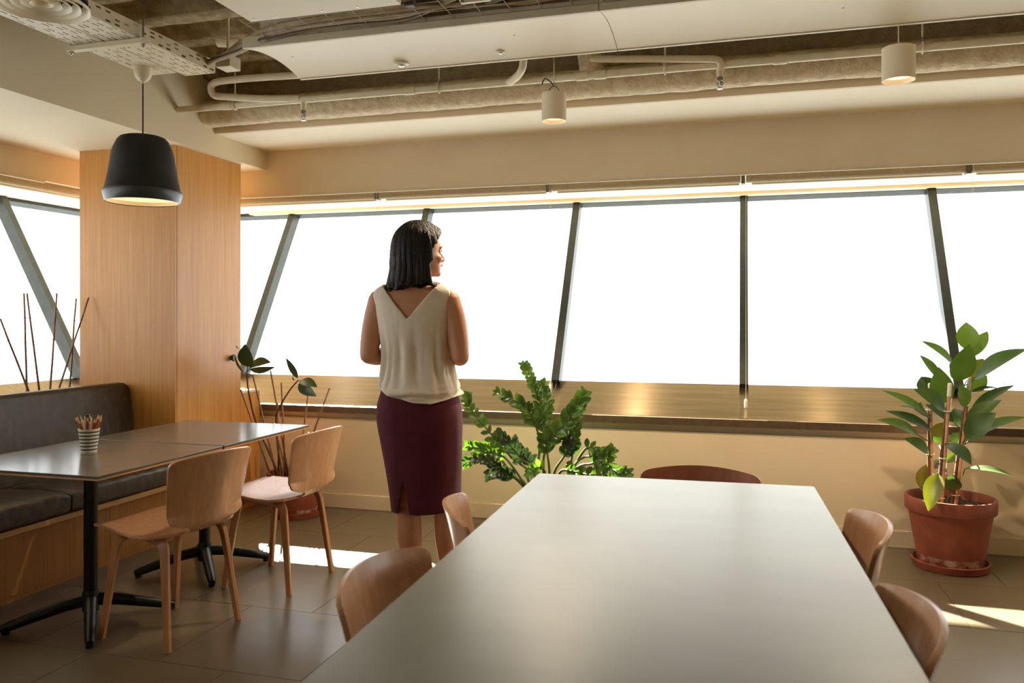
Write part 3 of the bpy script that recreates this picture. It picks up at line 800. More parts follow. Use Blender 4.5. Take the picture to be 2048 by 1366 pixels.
# seam near the pencil cup
for k, (b_, a_) in enumerate(zip(ys, ys[1:])): backpanel(a_, b_, k == 0)
link('seat_board', box(-3.60, BX-.015, yb0, 4.028, .318, .344, .002), M['oak_edge'], bn)
yy = 4.028
pan = [4.028, 3.45, 2.62, 1.8, .95, .1, -.8, -1.8, -3.0]
for b_, a_ in zip(pan, pan[1:]):
    link('base_panel', box(-3.62, BX-.075, a_+.0015, b_-.0015, .03, .318), M['oak_bench'], bn)
link('plinth', box(-3.60, BX-.085, yb0, 4.028, 0, .03), M['oak_bench'], bn)

# ------------------------------------------------------------------ cafe tables
def cafe_table(yc, label):
    X = -2.645; x0, x1 = -3.03, -2.262; y0, y1 = yc-.37, yc+.367
    t = thing('cafe_table', (X, yc, 0), label, 'table', 'cafe tables by the bench')
    link('tabletop', box(x0, x1, y0, y1, .690, .700, .0015), M['laminate'], t)
    link('ply_edge', box(x0+.003, x1-.003, y0+.003, y1-.003, .682, .690, .001), M['oak_edge'], t)
    link('top_plate', box(X-.13, X+.13, yc-.13, yc+.13, .674, .682, .001), M['black_metal'], t)
    link('pole', tb([(X, yc, .05), (X, yc, .675)], .027, 28), M['black_metal'], t, smooth=40)
    link('hub', lathe([(.031, .045), (.033, .055), (.033, .125), (.029, .135)], (X, yc, 0), 28), M['black_metal'], t, smooth=40)
    for a in (43, 133, 223, 313):
        c_, s_ = math.cos(math.radians(a)), math.sin(math.radians(a))
        pts = [Vector((X+c_*r_, yc+s_*r_, z_)) for r_, z_ in ((.01, .095), (.10, .082), (.22, .050), (.305, .026), (.325, .022))]
        bm = tube(BM(), pts, [.027, .0255, .0225, .019, .013], 14)
        link('foot', bm, M['black_metal'], t, smooth=45)
        link('glide', lathe([(.014, 0), (.016, .004), (.014, .018)], (X+c_*.305, yc+s_*.305, 0), 14), M['black_metal'], t, smooth=45)
    return t
cafe_table(2.785, 'dark square cafe table in front with the striped pencil cup on it')
cafe_table(3.533, 'dark square cafe table behind, next to the oak column')

# ------------------------------------------------------------------ pencil cup
cx, cy = at(178, 903, 2.86).x, 2.86
cup = thing('pencil_cup', (cx, cy, .7), 'small tapered cup with cream and grey stripes standing on the front cafe table', 'cup')
n = 13; hC = .098
for i in range(n):
    r0 = .031+(.0425-.031)*i/n; r1 = .031+(.0425-.031)*(i+1)/n
    z0 = .7+hC*i/n; z1 = .7+hC*(i+1)/n
    link('stripe', lathe([(r0, z0), (r1, z1), (r1-.002, z1), (r0-.002, z0)] if i else [(0, z0), (r0, z0), (r1, z1), (r1-.002, z1), (r0-.002, z0+.002), (0, z0+.002)], (cx, cy, 0), 40, cap0=False, cap1=False), M['cup_grey'] if i % 2 else M['cup_white'], cup, smooth=30)
link('rim', lathe([(.0425, .797), (.0435, .798), (.0435, .800), (.0405, .800), (.0405, .797)], (cx, cy, 0), 40, cap0=False, cap1=False), M['cup_white'], cup, smooth=30)
pcols = [mat('pencil_%d' % i, srgb(*c), rough=.4) for i, c in enumerate([(170, 92, 40), (190, 120, 50), (140, 60, 36), (150, 40, 44), (196, 140, 70)])]
wood_tip = mat('pencil_wood', srgb(214, 170, 120), rough=.7)
lead = mat('pencil_lead', srgb(60, 40, 36), rough=.5)
protos = []
def pencil(p0, p1, m):
    L = (p1-p0).length
    t = bpy.data.objects.new('pencil', None); COL.objects.link(t)
    t.empty_display_size = .01
    link('barrel', tb([(0, 0, 0), (0, 0, L-.022)], .0034, 6), m, t, world_coords=False)
    link('sharpened_tip', tb([(0, 0, L-.022), (0, 0, L-.006)], [.0034, .0011], 8), wood_tip, t, world_coords=False)
    link('lead', tb([(0, 0, L-.006), (0, 0, L)], [.0011, .0003], 6), lead, t, world_coords=False)
    t.location = p0; t.rotation_euler = (p1-p0).to_track_quat('Z', 'Y').to_euler()
    return t
rr = random.Random(3)
for i in range(22):
    # leaning left group and right group around the dark pen
    a = (PI*.55+rr.random()*PI*.95) if i < 12 else (-PI*.42+rr.random()*PI*.8)
    ro = .033*rr.uniform(.75, 1); rb = .010*rr.random()
    rim = Vector((cx+ro*math.cos(a+YAW), cy+ro*math.sin(a+YAW), .797)); bot = Vector((cx-rb*math.cos(a), cy-rb*math.sin(a), .7035))
    d = (rim-bot).normalized(); L = (.155+.012*rr.random())
    ci = rr.randrange(5); cn = ['brown', 'orange brown', 'dark reddish brown', 'red', 'light natural wood'][ci]
    t = pencil(bot, bot+d*L, pcols[ci]); sd = 'left' if i < 12 else 'right'
    tag(t, '%s pencil standing point up on the %s side of the striped cup' % (cn, sd), 'pencil', '%s pencils on the %s side of the cup' % (cn, sd))
pen = tag(link('marker_pen', lathe([(.0055, 0), (.006, .003), (.006, .14), (.0068, .142), (.0068, .158), (.004, .160)], (cx+.004, cy-.012, .7035), 16), mat('pen_green', srgb(20, 60, 46), rough=.35), None, smooth=40), 'thick dark green marker standing in the middle of the striped cup', 'pen')
for i, (dx, dy, h_) in enumerate(((-.014, -.020, .128), (-.006, -.022, .134), (.021, -.018, .127))):
    b = lathe([(.0052, 0), (.0055, .003), (.0055, h_), (.003, h_+.003)], (0, 0, 0), 14)
    o = link('crayon', b, mat('crayon_pale_%d' % i, srgb(214, 196, 170), rough=.6), None, smooth=40, world_coords=False)
    o.location = (cx+dx*.4, cy+dy*.5, .7035); o.rotation_euler = (-dy*6, dx*6, 0)
    tag(o, ['short pale crayon at the left front of the striped cup', 'short pale crayon just left of the green marker', 'short pale crayon at the right front of the striped cup'][i], 'crayon')

# ------------------------------------------------------------------ big table
TA = math.radians(1.9)
def T(x, y, z): # local table frame: origin far edge centre, y toward the camera is negative
    c_, s_ = math.cos(TA), math.sin(TA)
    o = Vector((-.250, 2.935, 0)); return o+Vector((x*c_-y*s_, x*s_+y*c_, z))
bt = thing('dining_table', T(0, -1.3, 0), 'long pale grey stone-topped table in the foreground', 'table')
bt.rotation_euler = (0, 0, TA)
W = .482
def loc_link(name, bm, m, parent, smooth=False): return link(name, bm, m, parent, smooth, world_coords=False)
def corner_top():
    bm = box(-W, W, -1.3, 1.3, .674, .700)
    vert_e = [e for e in bm.edges if abs(e.verts[0].co.z-e.verts[1].co.z) > .01]
    bmesh.ops.bevel(bm, geom=vert_e, offset=.004, segments=3, affect='EDGES')
    return bm
loc_link('tabletop', corner_top(), M['stone'], bt)
loc_link('apron_frame', box(-W+.10, W-.10, -1.2, 1.2, .64, .673), M['black_metal'], bt)
for sx in (-1, 1):
    for sy in (-1, 1):
        b = BM(); bx(b, sx*(W-.13)-.025, sx*(W-.13)+.025, sy*1.14-.025, sy*1.14+.025, 0, .64, .002); loc_link('leg', b, M['black_metal'], bt)

# ------------------------------------------------------------------ chairs
def shell(seg, low=0):
    prof = [(0, (.245, .438)), (.08, (.20, .447)), (.25, (.06, .436)), (.40, (-.07, .428)), (.50, (-.145, .432)), (.55, (-.185, .440)),
            (.60, (-.213, .462)), (.65, (-.226, .50)), (.78, (-.247, .60)), (.90, (-.266, .69)), (1.0, (-.282, .752))]
    prof = [(t, (p[0], p[1]-low*max(0, (t-.6)/.4))) for t, p in prof]
    ky = [(t, p[0]) for t, p in prof]; kz = [(t, p[1]) for t, p in prof]
    kw = [(0, .150), (.012, .172), (.04, .186), (.12, .200), (.25, .222), (.36, .236), (.43, .232), (.485, .208), (.508, .185), (.522, .150), (.530, .112), (.545, .098), (.575, .096),
          (.592, .108), (.602, .160), (.610, .180), (.622, .189), (.66, .193), (.78, .205), (.90, .214), (.955, .217), (.975, .216), (.988, .211), (.996, .202), (1.0, .190)]
    a, b = (0, .565) if seg == 'seat' else (.555, 1.0)
    ts = set()
    for k in range(41): ts.add(round(a+(b-a)*k/40, 4))
    for t, _ in kw:
        if a <= t <= b: ts.add(t)
    ts = sorted(ts)
    nx = 25; bm = BM(); rows = []
    for t in ts:
        w_ = lin(kw, t); y = cr(ky, t); z = cr(kz, t)
        row = []
        for i in range(nx):
            s_ = 2*i/(nx-1)-1; x = s_*w_
            bf = max(0, min(1, (t-.55)/.12))         # back factor
            dy = 1.35*x*x*bf; dz = (1-bf)*.18*x*x*(1 if t > .1 else .3)
            if t > .62: dz -= .42*x*x*((t-.62)/.38)
            if .59 < t < .70: dz += .35*x*x*(1-(t-.59)/.11)
            row.append(bm.verts.new((x, y+dy, z+dz)))
        rows.append(row)
    for r0, r1 in zip(rows, rows[1:]):
        for i in range(nx-1): bm.faces.new((r0[i], r0[i+1], r1[i+1], r1[i]))
    bmesh.ops.recalc_face_normals(bm, faces=bm.faces[:])
    # thickness
    return bm
def rect_tube(bm, pts, wid, thk, side):
    """flat section following pts; side = direction of the wide face"""
    side = Vector(side).normalized(); rings = []
    n = len(pts)
    for i, p in enumerate(pts):
        p = Vector(p); d = (Vector(pts[min(i+1, n-1)])-Vector(pts[max(i-1, 0)])).normalized()
        s_ = (side-d*side.dot(d)).normalized(); u_ = d.cross(s_)
        w_ = wid[i] if isinstance(wid, list) else wid; t_ = thk[i] if isinstance(thk, list) else thk
        rings.append([bm.verts.new(p+s_*a*w_/2+u_*b*t_/2) for a, b in ((-1, -.7), (-.8, -1), (.8, -1), (1, -.7), (1, .7), (.8, 1), (-.8, 1), (-1, .7))])
    for a, b in zip(rings, rings[1:]):
        for k in range(8): bm.faces.new((a[k], a[(k+1) % 8], b[(k+1) % 8], b[k]))
    bm.faces.new(rings[0]); bm.faces.new(rings[-1]); return bm
def make_chair(mkey='chair', lkey='chair_leg', low=0):
    r = bpy.data.objects.new('dining_chair', None); COL.objects.link(r); r.empty_display_size = .1
    for nm in ('seat', 'backrest'):
        o = loc_link(nm, shell(nm, low), M[mkey], r, smooth=60); solidify(o, .012, 0, .003)
    for sx in (-1, 1):
        for sy in (-1, 1):
            foot = (sx*.187, sy*.178, 0)
            xs = sx*.150
            pts = [foot, (sx*.176, sy*.160, .14), (sx*.165, sy*.142, .28), (sx*.158, sy*.130, .36), (sx*.155, sy*.120, .392), (sx*.153, sy*.100, .410), (sx*.151, sy*.06, .416), (sx*.150, 0, .417)]
            if sy < 0: pts = [(p[0], p[1]*1.0, p[2]) for p in pts]
            pts = [Vector(p) for p in smooth_path(pts, 3)]
            n_ = len(pts); wid = [.024+.016*min(1, i/(n_*.6)) for i in range(n_)]; 
            b = rect_tube(BM(), pts, wid, .021, (0, 1, 0) if False else (sx*.25, 1, .0))
            loc_link('leg', b, M[lkey], r, smooth=35)
    b = BM(); bx(b, -.16, .16, .055, .095, .407, .424, .002); loc_link('cross_rail', b, M[lkey], r)
    b = BM(); bx(b, -.16, .16, -.095, -.055, .407, .421, .002); loc_link('cross_rail', b, M[lkey], r)
    return r
ch0 = make_chair()
def place(o, x, y, heading, label, group=None):
    """heading: world angle of the chair's forward direction"""
    o.location = (x, y, 0); o.rotation_euler = (0, 0, math.radians(heading)-PI/2)
    tag(o, label, 'chair', group)
place(ch0, -2.262, 2.812, 172, 'pale plywood chair nearest the camera at the front cafe table', 'chairs at the cafe tables')
c = copy_tree(ch0); place(c, -2.183, 3.488, 178, 'pale plywood chair with shiny bright seat at the cafe table by the column', 'chairs at the cafe tables')
bigs = [(-.86, 1.62, -2, 'plywood chair on the left side of the big table, nearest the camera'),
        (-.61, 2.40, 20, 'plywood chair on the left side of the big table, beside the woman'),
        (.10, 2.42, 182, 'plywood chair on the right side of the big table, farther one near the terracotta pot'),
        (.075, 1.70, 182, 'plywood chair on the right side of the big table, at the lower right corner')]
bigs[0] = (-.56, 1.68) + bigs[0][2:]
big0 = make_chair(low=.032)
for i_, (x, y, h_, lab) in enumerate(bigs):
    c = big0 if i_ == 0 else copy_tree(big0); place(c, x, y, h_, lab, 'chairs at the big table')
ch1 = make_chair('chair_red', 'chair_red', .032)
place(ch1, -.165, 2.85, 268, 'reddish brown plywood chair at the far end of the big table', 'chairs at the big table')
# ------------------------------------------------------------------ plants
def leaf_bm(base, tip, width, up=None, curl=.12, fold=.18, rows=9, twist=0, shape='ovate'):
    base, tip = Vector(base), Vector(tip); L = (tip-base).length; d = (tip-base)/L
    up = Vector(up) if up is not None else Vector((0, -.5, 1))
    up = (up-d*up.dot(d))
    if up.length < 1e-3: up = Vector((1, 0, 0))-d*d.x
    up.normalize(); side = d.cross(up).normalized()
    if twist:
        q = Matrix.Rotation(twist, 3, d); up = q@up; side = q@side
    bm = BM(); grid = []
    for j in range(rows+1):
        t = j/rows
        if shape == 'ovate': w_ = (math.sin(PI*min(1, t*1.02)**.85)**.75)
        elif shape == 'obovate': w_ = (math.sin(PI*t**1.25)**.7) if 0 < t < 1 else 0
        else: w_ = math.sin(PI*t)**.8
        w_ = max(w_, .03 if t > 0 else .06)*width/2
        c = base+d*L*t+up*(curl*L*math.sin(PI*t)*1.0)
        row = []
        for s_ in (-1, -.55, 0, .55, 1):
            row.append(bm.verts.new(c+side*s_*w_+up*(abs(s_)*fold*w_)))
        grid.append(row)
    for a, b in zip(grid, grid[1:]):
        for k in range(4): bm.faces.new((a[k], a[k+1], b[k+1], b[k]))
    return bm

def leaf(parent, base, tip, width, m='leaf', **kw):
    return link('leaf', leaf_bm(base, tip, width, **kw), M[m], parent, smooth=True, recalc=False)

def pot(t, x, y, r, h, m='terra', thick=.014):
    rb = r*.70; rim = h*.20
    prof = [(0, .02), (rb-.01, .02), (rb, .022), (rb+(r*.90-rb)*.18, h*.17)]
    link('pot_base', lathe([(rb*.6, .012), (rb, .012), (rb+(r*.92-rb)*.20, h*.16+.012)], (x, y, 0), 56, cap1=False), M['lime'], t, smooth=35)
    body = [(rb+(r*.92-rb)*.20, h*.16+.012), (r*.92, h-rim), (r*.925, h-rim)]
    link('pot_body', lathe(body, (x, y, 0), 56, cap0=False, cap1=False), M[m], t, smooth=35)
    link('pot_rim', lathe([(r*.92, h-rim), (r*.985, h-rim+.004), (r*.995, h-rim+.012), (r, h-.006), (r-.004, h), (r-thick, h), (r-thick-.004, h-.006), (r-thick-.012, h-rim-.05)], (x, y, 0), 56, cap0=False, cap1=False), M['terra_dark'] if m == 'terra' else M[m], t, smooth=35)
    def fs(u, v):
        a = 2*PI*u; rr_ = (r-thick-.008)*v
        return Vector((x+rr_*math.cos(a), y+rr_*math.sin(a), h-.045+.008*noise.noise(Vector((rr_*math.cos(a)*40, rr_*math.sin(a)*40, 0)))))
    o = link('soil', grid_bm(fs, 40, 10, wrap=True), M['soil'], t, smooth=True)
    rs = r*.86
    link('saucer', lathe([(rs*.8, 0), (rs*.94, .002), (rs, .03), (rs+.002, .038), (rs-.010, .040), (rs-.014, .034), (rs*.86, .0105), (0, .0105)], (x, y, 0), 56, cap0=True, cap1=False), M['terra'], t, smooth=35)

# --- big-leaf plant at the right
PX, PYY = 1.020, 4.62
t = thing('potted_plant', (PX, PYY, 0), 'tall plant with big pointed leaves tied to three canes in a terracotta pot at right', 'plant')
pot(t, PX, PYY, .214, .362)
def P8(x, y, Y): return at(1700+x/2.44, 620+y/2.44, Y)
for (a, b, Yk, Yt) in (((445, 935), (487, 360), 4.52, 4.50), ((516, 940), (583, 330), 4.60, 4.62), ((405, 910), (390, 360), 4.66, 4.66)):
    p0, p1 = P8(*a, Yk), P8(*b, Yt); p0.z = min(p0.z, .32)
    link('cane', tb([p0, p0.lerp(p1, .97), p1], [.0095, .0085, .008], 10), M['stake'], t, smooth=40)
    link('cane_cap', tb([p0.lerp(p1, .90), p1, p1+(p1-p0).normalized()*.004], [.0105, .0100, .006], 10), M['clip'], t, smooth=40)
    s0 = p0+Vector((-.02, .004, -.02)); 
    pts = smooth_path([s0, p0.lerp(p1, .3)+Vector((-.016, 0, 0)), p0.lerp(p1, .62)+Vector((-.012, 0, 0)), p0.lerp(p1, .95)+Vector((.004, .01, 0))], 5)
    link('trunk', tb(pts, [.008]*8+[.006]*(len(pts)-8), 8), M['stem'], t, smooth=40)
    for f_ in (.08, .40, .78):
        c_ = p0.lerp(p1, f_); ring = [c_+Vector((-.006+.018*math.cos(k*PI/6), .014*math.sin(k*PI/6), 0)) for k in range(12)]
        link('clip', tube(BM(), ring, .003, 6, closed=True), M['clip'], t, smooth=True)
BL = [ # base, tip, width px, depth base, depth tip, material, up
 ((570, 195), (568, 60), 92, 4.62, 4.66, 'leaf', (0, -1, .1)), ((600, 228), (671, 104), 62, 4.66, 4.74, 'leaf', (-.5, -1, .3)),
 ((515, 348), (583, 166), 104, 4.55, 4.50, 'leaf', (.2, -1, .1)), ((608, 338), (868, 190), 84, 4.62, 4.45, 'leaf', (-.3, -.8, .8)),
 ((502, 262), (347, 151), 48, 4.6, 4.55, 'leaf', (.2, -.9, .8)), ((458, 455), (432, 278), 96, 4.6, 4.55, 'leaf', (-.2, -1, .2)),
 ((435, 335), (340, 220), 52, 4.64, 4.66, 'leaf', (.3, -.7, .6)), ((390, 400), (348, 325), 82, 4.72, 4.76, 'leaf_dark', (0, -1, .2)),
 ((462, 492), (311, 388), 92, 4.52, 4.45, 'leaf', (.2, -.8, .7)), ((385, 520), (158, 393), 44, 4.64, 4.6, 'leaf', (.2, -.9, .8)),
 ((400, 592), (176, 493), 52, 4.62, 4.6, 'leaf_dark', (.1, -.8, .8)), ((335, 612), (134, 536), 60, 4.6, 4.5, 'leaf', (.1, -.8, .8)),
 ((385, 697), (263, 628), 62, 4.55, 4.45, 'leaf', (.3, -.9, .6)), ((403, 615), (460, 548), 52, 4.58, 4.55, 'leaf_yellow', (0, -1, .3)),
 ((465, 650), (592, 756), 82, 4.5, 4.38, 'leaf_dark', (.4, -.9, .7)), ((560, 775), (797, 810), 40, 4.58, 4.5, 'leaf', (0, -.5, 1)),
 ((562, 475), (534, 360), 66, 4.55, 4.52, 'leaf', (.5, -1, .1)), ((590, 402), (728, 382), 34, 4.66, 4.66, 'leaf_dark', (0, -.3, 1)),
 ((588, 502), (804, 367), 56, 4.66, 4.7, 'leaf', (-.2, -.6, 1)), ((565, 556), (738, 439), 70, 4.64, 4.6, 'leaf', (-.3, -.8, .7)),
 ((563, 622), (712, 503), 98, 4.56, 4.5, 'leaf_dark', (-.3, -1, .5)), ((588, 628), (862, 523), 66, 4.6, 4.5, 'leaf', (-.1, -.6, 1)),
 ((575, 335), (652, 238), 66, 4.7, 4.76, 'leaf_yellow', (0, -1, .3)), ((588, 395), (668, 320), 64, 4.68, 4.7, 'leaf', (0, -1, .2)),
 ((428, 797), (382, 982), 80, 4.48, 4.36, 'leaf_yellow', (-.3, -1, .2)), ((342, 868), (388, 748), 74, 4.7, 4.74, 'leaf_yellow', (0, -1, .1)),
 ((490, 882), (502, 806), 78, 4.6, 4.6, 'leaf_dark', (0, -1, .1)), ((330, 492), (345, 450), 30, 4.64, 4.64, 'leaf', (0, -1, 0)),
 ((505, 545), (368, 462), 60, 4.62, 4.62, 'leaf_dark', (.2, -.8, .6)), ((315, 484), (238, 470), 22, 4.6, 4.58, 'leaf', (0, -.4, 1)),
 ((430, 650), (415, 600), 46, 4.72, 4.76, 'leaf', (0, -1, .2)), ((545, 650), (500, 600), 60, 4.72, 4.76, 'leaf_dark', (0, -1, .3)),
 ((470, 745), (530, 700), 46, 4.66, 4.7, 'leaf', (0, -.7, 1)), ((450, 745), (395, 770), 50, 4.68, 4.7, 'leaf_dark', (0, -.8, 1)),
 ((540, 560), (508, 480), 70, 4.72, 4.76, 'leaf_dark', (0, -1, .2)), ((500, 250), (520, 330), 40, 4.7, 4.66, 'leaf_dark', (0, -1, .2))]
trunks = [P8(470, 640, 4.52), P8(548, 600, 4.61), P8(398, 640, 4.66)]
for (a, b, w_, Y0_, Y1_, m_, up) in BL:
    p0, p1 = P8(*a, Y0_), P8(*b, Y1_); wd = 1.12*w_/2.44*(p0.y/1.11)/F
    leaf(t, p0, p1, wd, m_, up=up, curl=.09 if abs(b[0]-a[0]) > 100 else .05, fold=.22)
    # petiole to the nearest trunk
    tr = min(trunks, key=lambda q: abs(q.x-p0.x)); q = Vector((tr.x, tr.y, max(.34, p0.z-.04)))
    link('petiole', tb([q, q.lerp(p0, .6)+Vector((0, 0, -.004)), p0], .003, 6), M['stem_green'], t, smooth=True)

# --- glossy small-leaf plant in the middle
ZX, ZY = at(1097, 970, 4.52).x, 4.52
t = thing('potted_plant', (ZX, ZY, 0), 'bushy plant with many small glossy leaflets on arching stems behind the big table', 'plant')
pot(t, ZX, ZY, .140, .30)
def P7(x, y, Y): return at(900+x/4.5525, 710+y/4.5525, Y)
rz = random.Random(11)
ZS_ = [ # points px, depth offsets at tip, leaf length px, start fraction, material, dense
 ([(905, 1065), (880, 860), (815, 420), (680, 95)], 4.42, 95, .30, 'leaf_zz', 13),
 ([(800, 1040), (815, 780), (740, 550), (655, 450), (440, 345)], 4.35, 95, .38, 'leaf_zz', 12),
 ([(850, 1040), (870, 870), (960, 720), (1100, 560), (1215, 370)], 4.40, 120, .38, 'leaf_zz', 11),
 ([(800, 1030), (860, 640), (880, 420), (840, 260)], 4.55, 85, .35, 'leaf_zz', 10),
 ([(760, 1090), (560, 930), (340, 680), (180, 470), (165, 370)], 4.45, 85, .38, 'leaf_zz', 9),
 ([(650, 1130), (480, 920), (310, 905), (140, 985)], 4.40, 95, .3, 'leaf_zz', 9),
 ([(640, 1150), (500, 1070), (370, 980), (240, 950)], 4.35, 90, .25, 'leaf_rubber', 7),
 ([(760, 1050), (640, 930), (520, 790), (440, 720)], 4.50, 90, .2, 'leaf_rubber', 8),
 ([(630, 1150), (500, 1080), (360, 1100)], 4.40, 95, .2, 'leaf_rubber', 6),
 ([(950, 1070), (1040, 920), (1090, 790), (1020, 740)], 4.45, 90, .35, 'leaf_rubber', 7),
 ([(1090, 1020), (1120, 860), (1150, 650), (1215, 380)], 4.50, 85, .25, 'leaf_zz', 11),
 ([(1140, 1000), (1260, 840), (1340, 940), (1400, 1010)], 4.42, 80, .3, 'leaf_zz', 6),
 ([(1150, 1040), (1290, 990), (1400, 960), (1500, 1060), (1620, 1085)], 4.40, 105, .3, 'leaf_zz', 8),
 ([(700, 1100), (720, 980), (640, 890), (585, 790)], 4.62, 90, .25, 'leaf_rubber', 8),
 ([(1000, 1070), (1120, 1060), (1260, 1090), (1400, 1080)], 4.30, 100, .2, 'leaf_zz', 6),
 ([(860, 1060), (780, 1030), (720, 1100)], 4.30, 90, .2, 'leaf_zz', 5),
 ([(1120, 1030), (1230, 930), (1400, 940), (1470, 880)], 4.45, 110, .45, 'leaf_zz', 5),
 ([(600, 1120), (400, 880), (300, 850), (170, 830)], 4.52, 90, .3, 'leaf_zz', 9),
]
for pts, Yt, ll, f0, m_, nd in ZS_:
    w3 = [P7(x, y, 4.50+(Yt-4.50)*i/(len(pts)-1)) for i, (x, y) in enumerate(pts)]
    root = Vector((ZX+(w3[0].x-ZX)*.45, ZY+rz.uniform(-.05, .05), .24))
    path = smooth_path([root]+w3, 8)
    n_ = len(path); st = link('stem', tb(path, [.0095-.0070*i/(n_-1) for i in range(n_)], 8), M['stem_green'], t, smooth=True)
    i0 = int((8+(n_-8)*f0)); steps = nd
    steps = int(steps*1.4)
    for k in range(steps):
        f_ = (k/(steps-1)); idx = min(n_-2, int(i0+(n_-2-i0)*f_)); p = path[idx]; d = (path[idx+1]-path[idx-1]).normalized()
        lateral = d.cross(Vector((0, -1, .15))).normalized()
        for sgn in (-1, 1):
            ln = ll/4.5525*4.6/F*(1.2-.35*f_)*rz.uniform(.85, 1.15)
            dirv = (d*(.75+.5*f_)+lateral*sgn*1.0+Vector((0, rz.uniform(-.55, .1), rz.uniform(-.05, .35)))).normalized()
            link('leaflet', leaf_bm(p, p+dirv*ln, ln*.52, up=Vector((0, -1, .35))+lateral*rz.uniform(-.5, .5)+d*.2, curl=.08, fold=.3, rows=6, shape='obovate', twist=rz.uniform(-.35, .35)), M[m_], st, smooth=True, recalc=False)
    p = path[-1]; d = (path[-1]-path[-2]).normalized(); ln = ll/4.5525*4.6/F*.6
    link('leaflet', leaf_bm(p, p+d*ln, ln*.45, up=(0, -1, .3), curl=.05, rows=6), M[m_], st, smooth=True, recalc=False)

# --- sparse rubber plant beside the column
RX, RY = at(592, 945, 4.66).x, 4.66
t = thing('potted_plant', (RX, RY, 0), 'sparse rubber plant with few dark leaves and many sticks by the oak column', 'plant')
pot(t, RX, RY, .185, .285)
def P6(x, y, Y): return at(440+x/3.415, 660+y/3.415, Y)
for pts, r_ in (([(395, 975), (320, 800), (240, 610), (195, 420), (183, 290)], .008), ([(425, 975), (395, 800), (383, 620), (400, 540), (470, 420), (532, 345)], .007)):
    w3 = smooth_path([P6(x, y, 4.62-.04*i) for i, (x, y) in enumerate(pts)], 6)
    w3 = [Vector((w3[0].x, w3[0].y, .235))]+w3
    link('stem', tb(w3, [r_*(1-.4*i/len(w3)) for i in range(len(w3))], 8), M['stem'], t, smooth=True)
for a, b in (((350, 972), (140, 405)), ((388, 965), (225, 313)), ((470, 965), (345, 278)), ((445, 975), (418, 358)), ((528, 935), (600, 445)), ((520, 960), (748, 396)), ((400, 968), (395, 500)), ((455, 968), (375, 640)), ((535, 950), (605, 700))):
    p0, p1 = P6(*a, 4.66), P6(*b, 4.60); p0.z = .235
    link('stick', tb([p0, p0.lerp(p1, .5)+Vector((.003, 0, 0)), p1], [.0065, .006, .005], 8), M['stick'], t, smooth=True)
RL = [((190, 252), (172, 96), 92, (0.2, -1, 0)), ((203, 245), (348, 222), 74, (0, -.8, .7)), ((205, 272), (377, 252), 44, (0, -1, -.5)), ((163, 292), (100, 166), 28, (-.4, -1, .2)), ((141, 132), (110, 106), 18, (0, -1, 0)),
      ((530, 328), (450, 190), 36, (.4, -1, .4)), ((548, 348), (664, 390), 62, (0, -.7, .8)), ((535, 372), (660, 452), 62, (.1, -1, .2)), ((518, 350), (495, 318), 16, (0, -1, 0))]
for a, b, w_, up in RL:
    p0, p1 = P6(*a, 4.44), P6(*b, 4.38)
    leaf(t, p0, p1, 1.2*w_/3.415*5.05/F, 'leaf_rubber', up=up, curl=.07, fold=.2)
link('petiole', tb([P6(183, 290, 4.46), P6(190, 252, 4.44)], .003, 6), M['stem'], t)
link('petiole', tb([P6(185, 290, 4.46), P6(204, 258, 4.44)], .003, 6), M['stem'], t)
link('petiole', tb([P6(183, 292, 4.46), P6(163, 292, 4.44)], .0025, 6), M['stem'], t)
link('petiole', tb([P6(532, 345, 4.42), P6(548, 348, 4.44)], .0025, 6), M['stem'], t)

# --- planter with sticks behind the bench
def P1(x, y, Y): return at(x/3.414, 560+y/3.414, Y)
t = thing('stick_planter', (-3.86, 3.45, 0), 'planter with thin upright brown sticks behind the bench by the left window', 'plant')
link('planter_box', box(-4.02, -3.70, 2.75, 3.98, 0, .46, .006), M['terra_dark'], t)
link('soil', box(-4.0, -3.72, 2.77, 3.96, .46, .466), M['soil'], t)
for a, b, X_ in (((187, 735), (0, 265), -3.80), ((184, 735), (164, 90), -3.84), ((263, 725), (183, 90), -3.80), ((343, 720), (391, 90), -3.86), ((477, 708), (518, 126), -3.90), ((413, 712), (605, 120), -3.82)):
    def hit(x, y, X_):
        u = x/3.414; v = 560+y/3.414; tt = (u-1024)/F; d = X_/(-SN+tt*CS); return Vector((X_, d*(CS+tt*SN), H-(v-637)/F*d))
    p1 = hit(*b, X_); pm = hit(*a, X_); dr = (pm-p1); k = (p1.z-.465)/(p1.z-pm.z); p0 = p1+dr*k
    b_ = BM(); n_ = 7; pts = [p0.lerp(p1, i/n_)+Vector((random.uniform(-.002, .002), random.uniform(-.002, .002), 0)) for i in range(n_+1)]
    tube(b_, pts, [.0068-.0022*i/n_ for i in range(n_+1)], 8)
    for q in pts[1:-1]: tube(b_, [q-Vector((0, 0, .006)), q, q+Vector((0, 0, .006))], [.004, .0072, .004], 8)
    link('stick', b_, M['stick'], t, smooth=True)
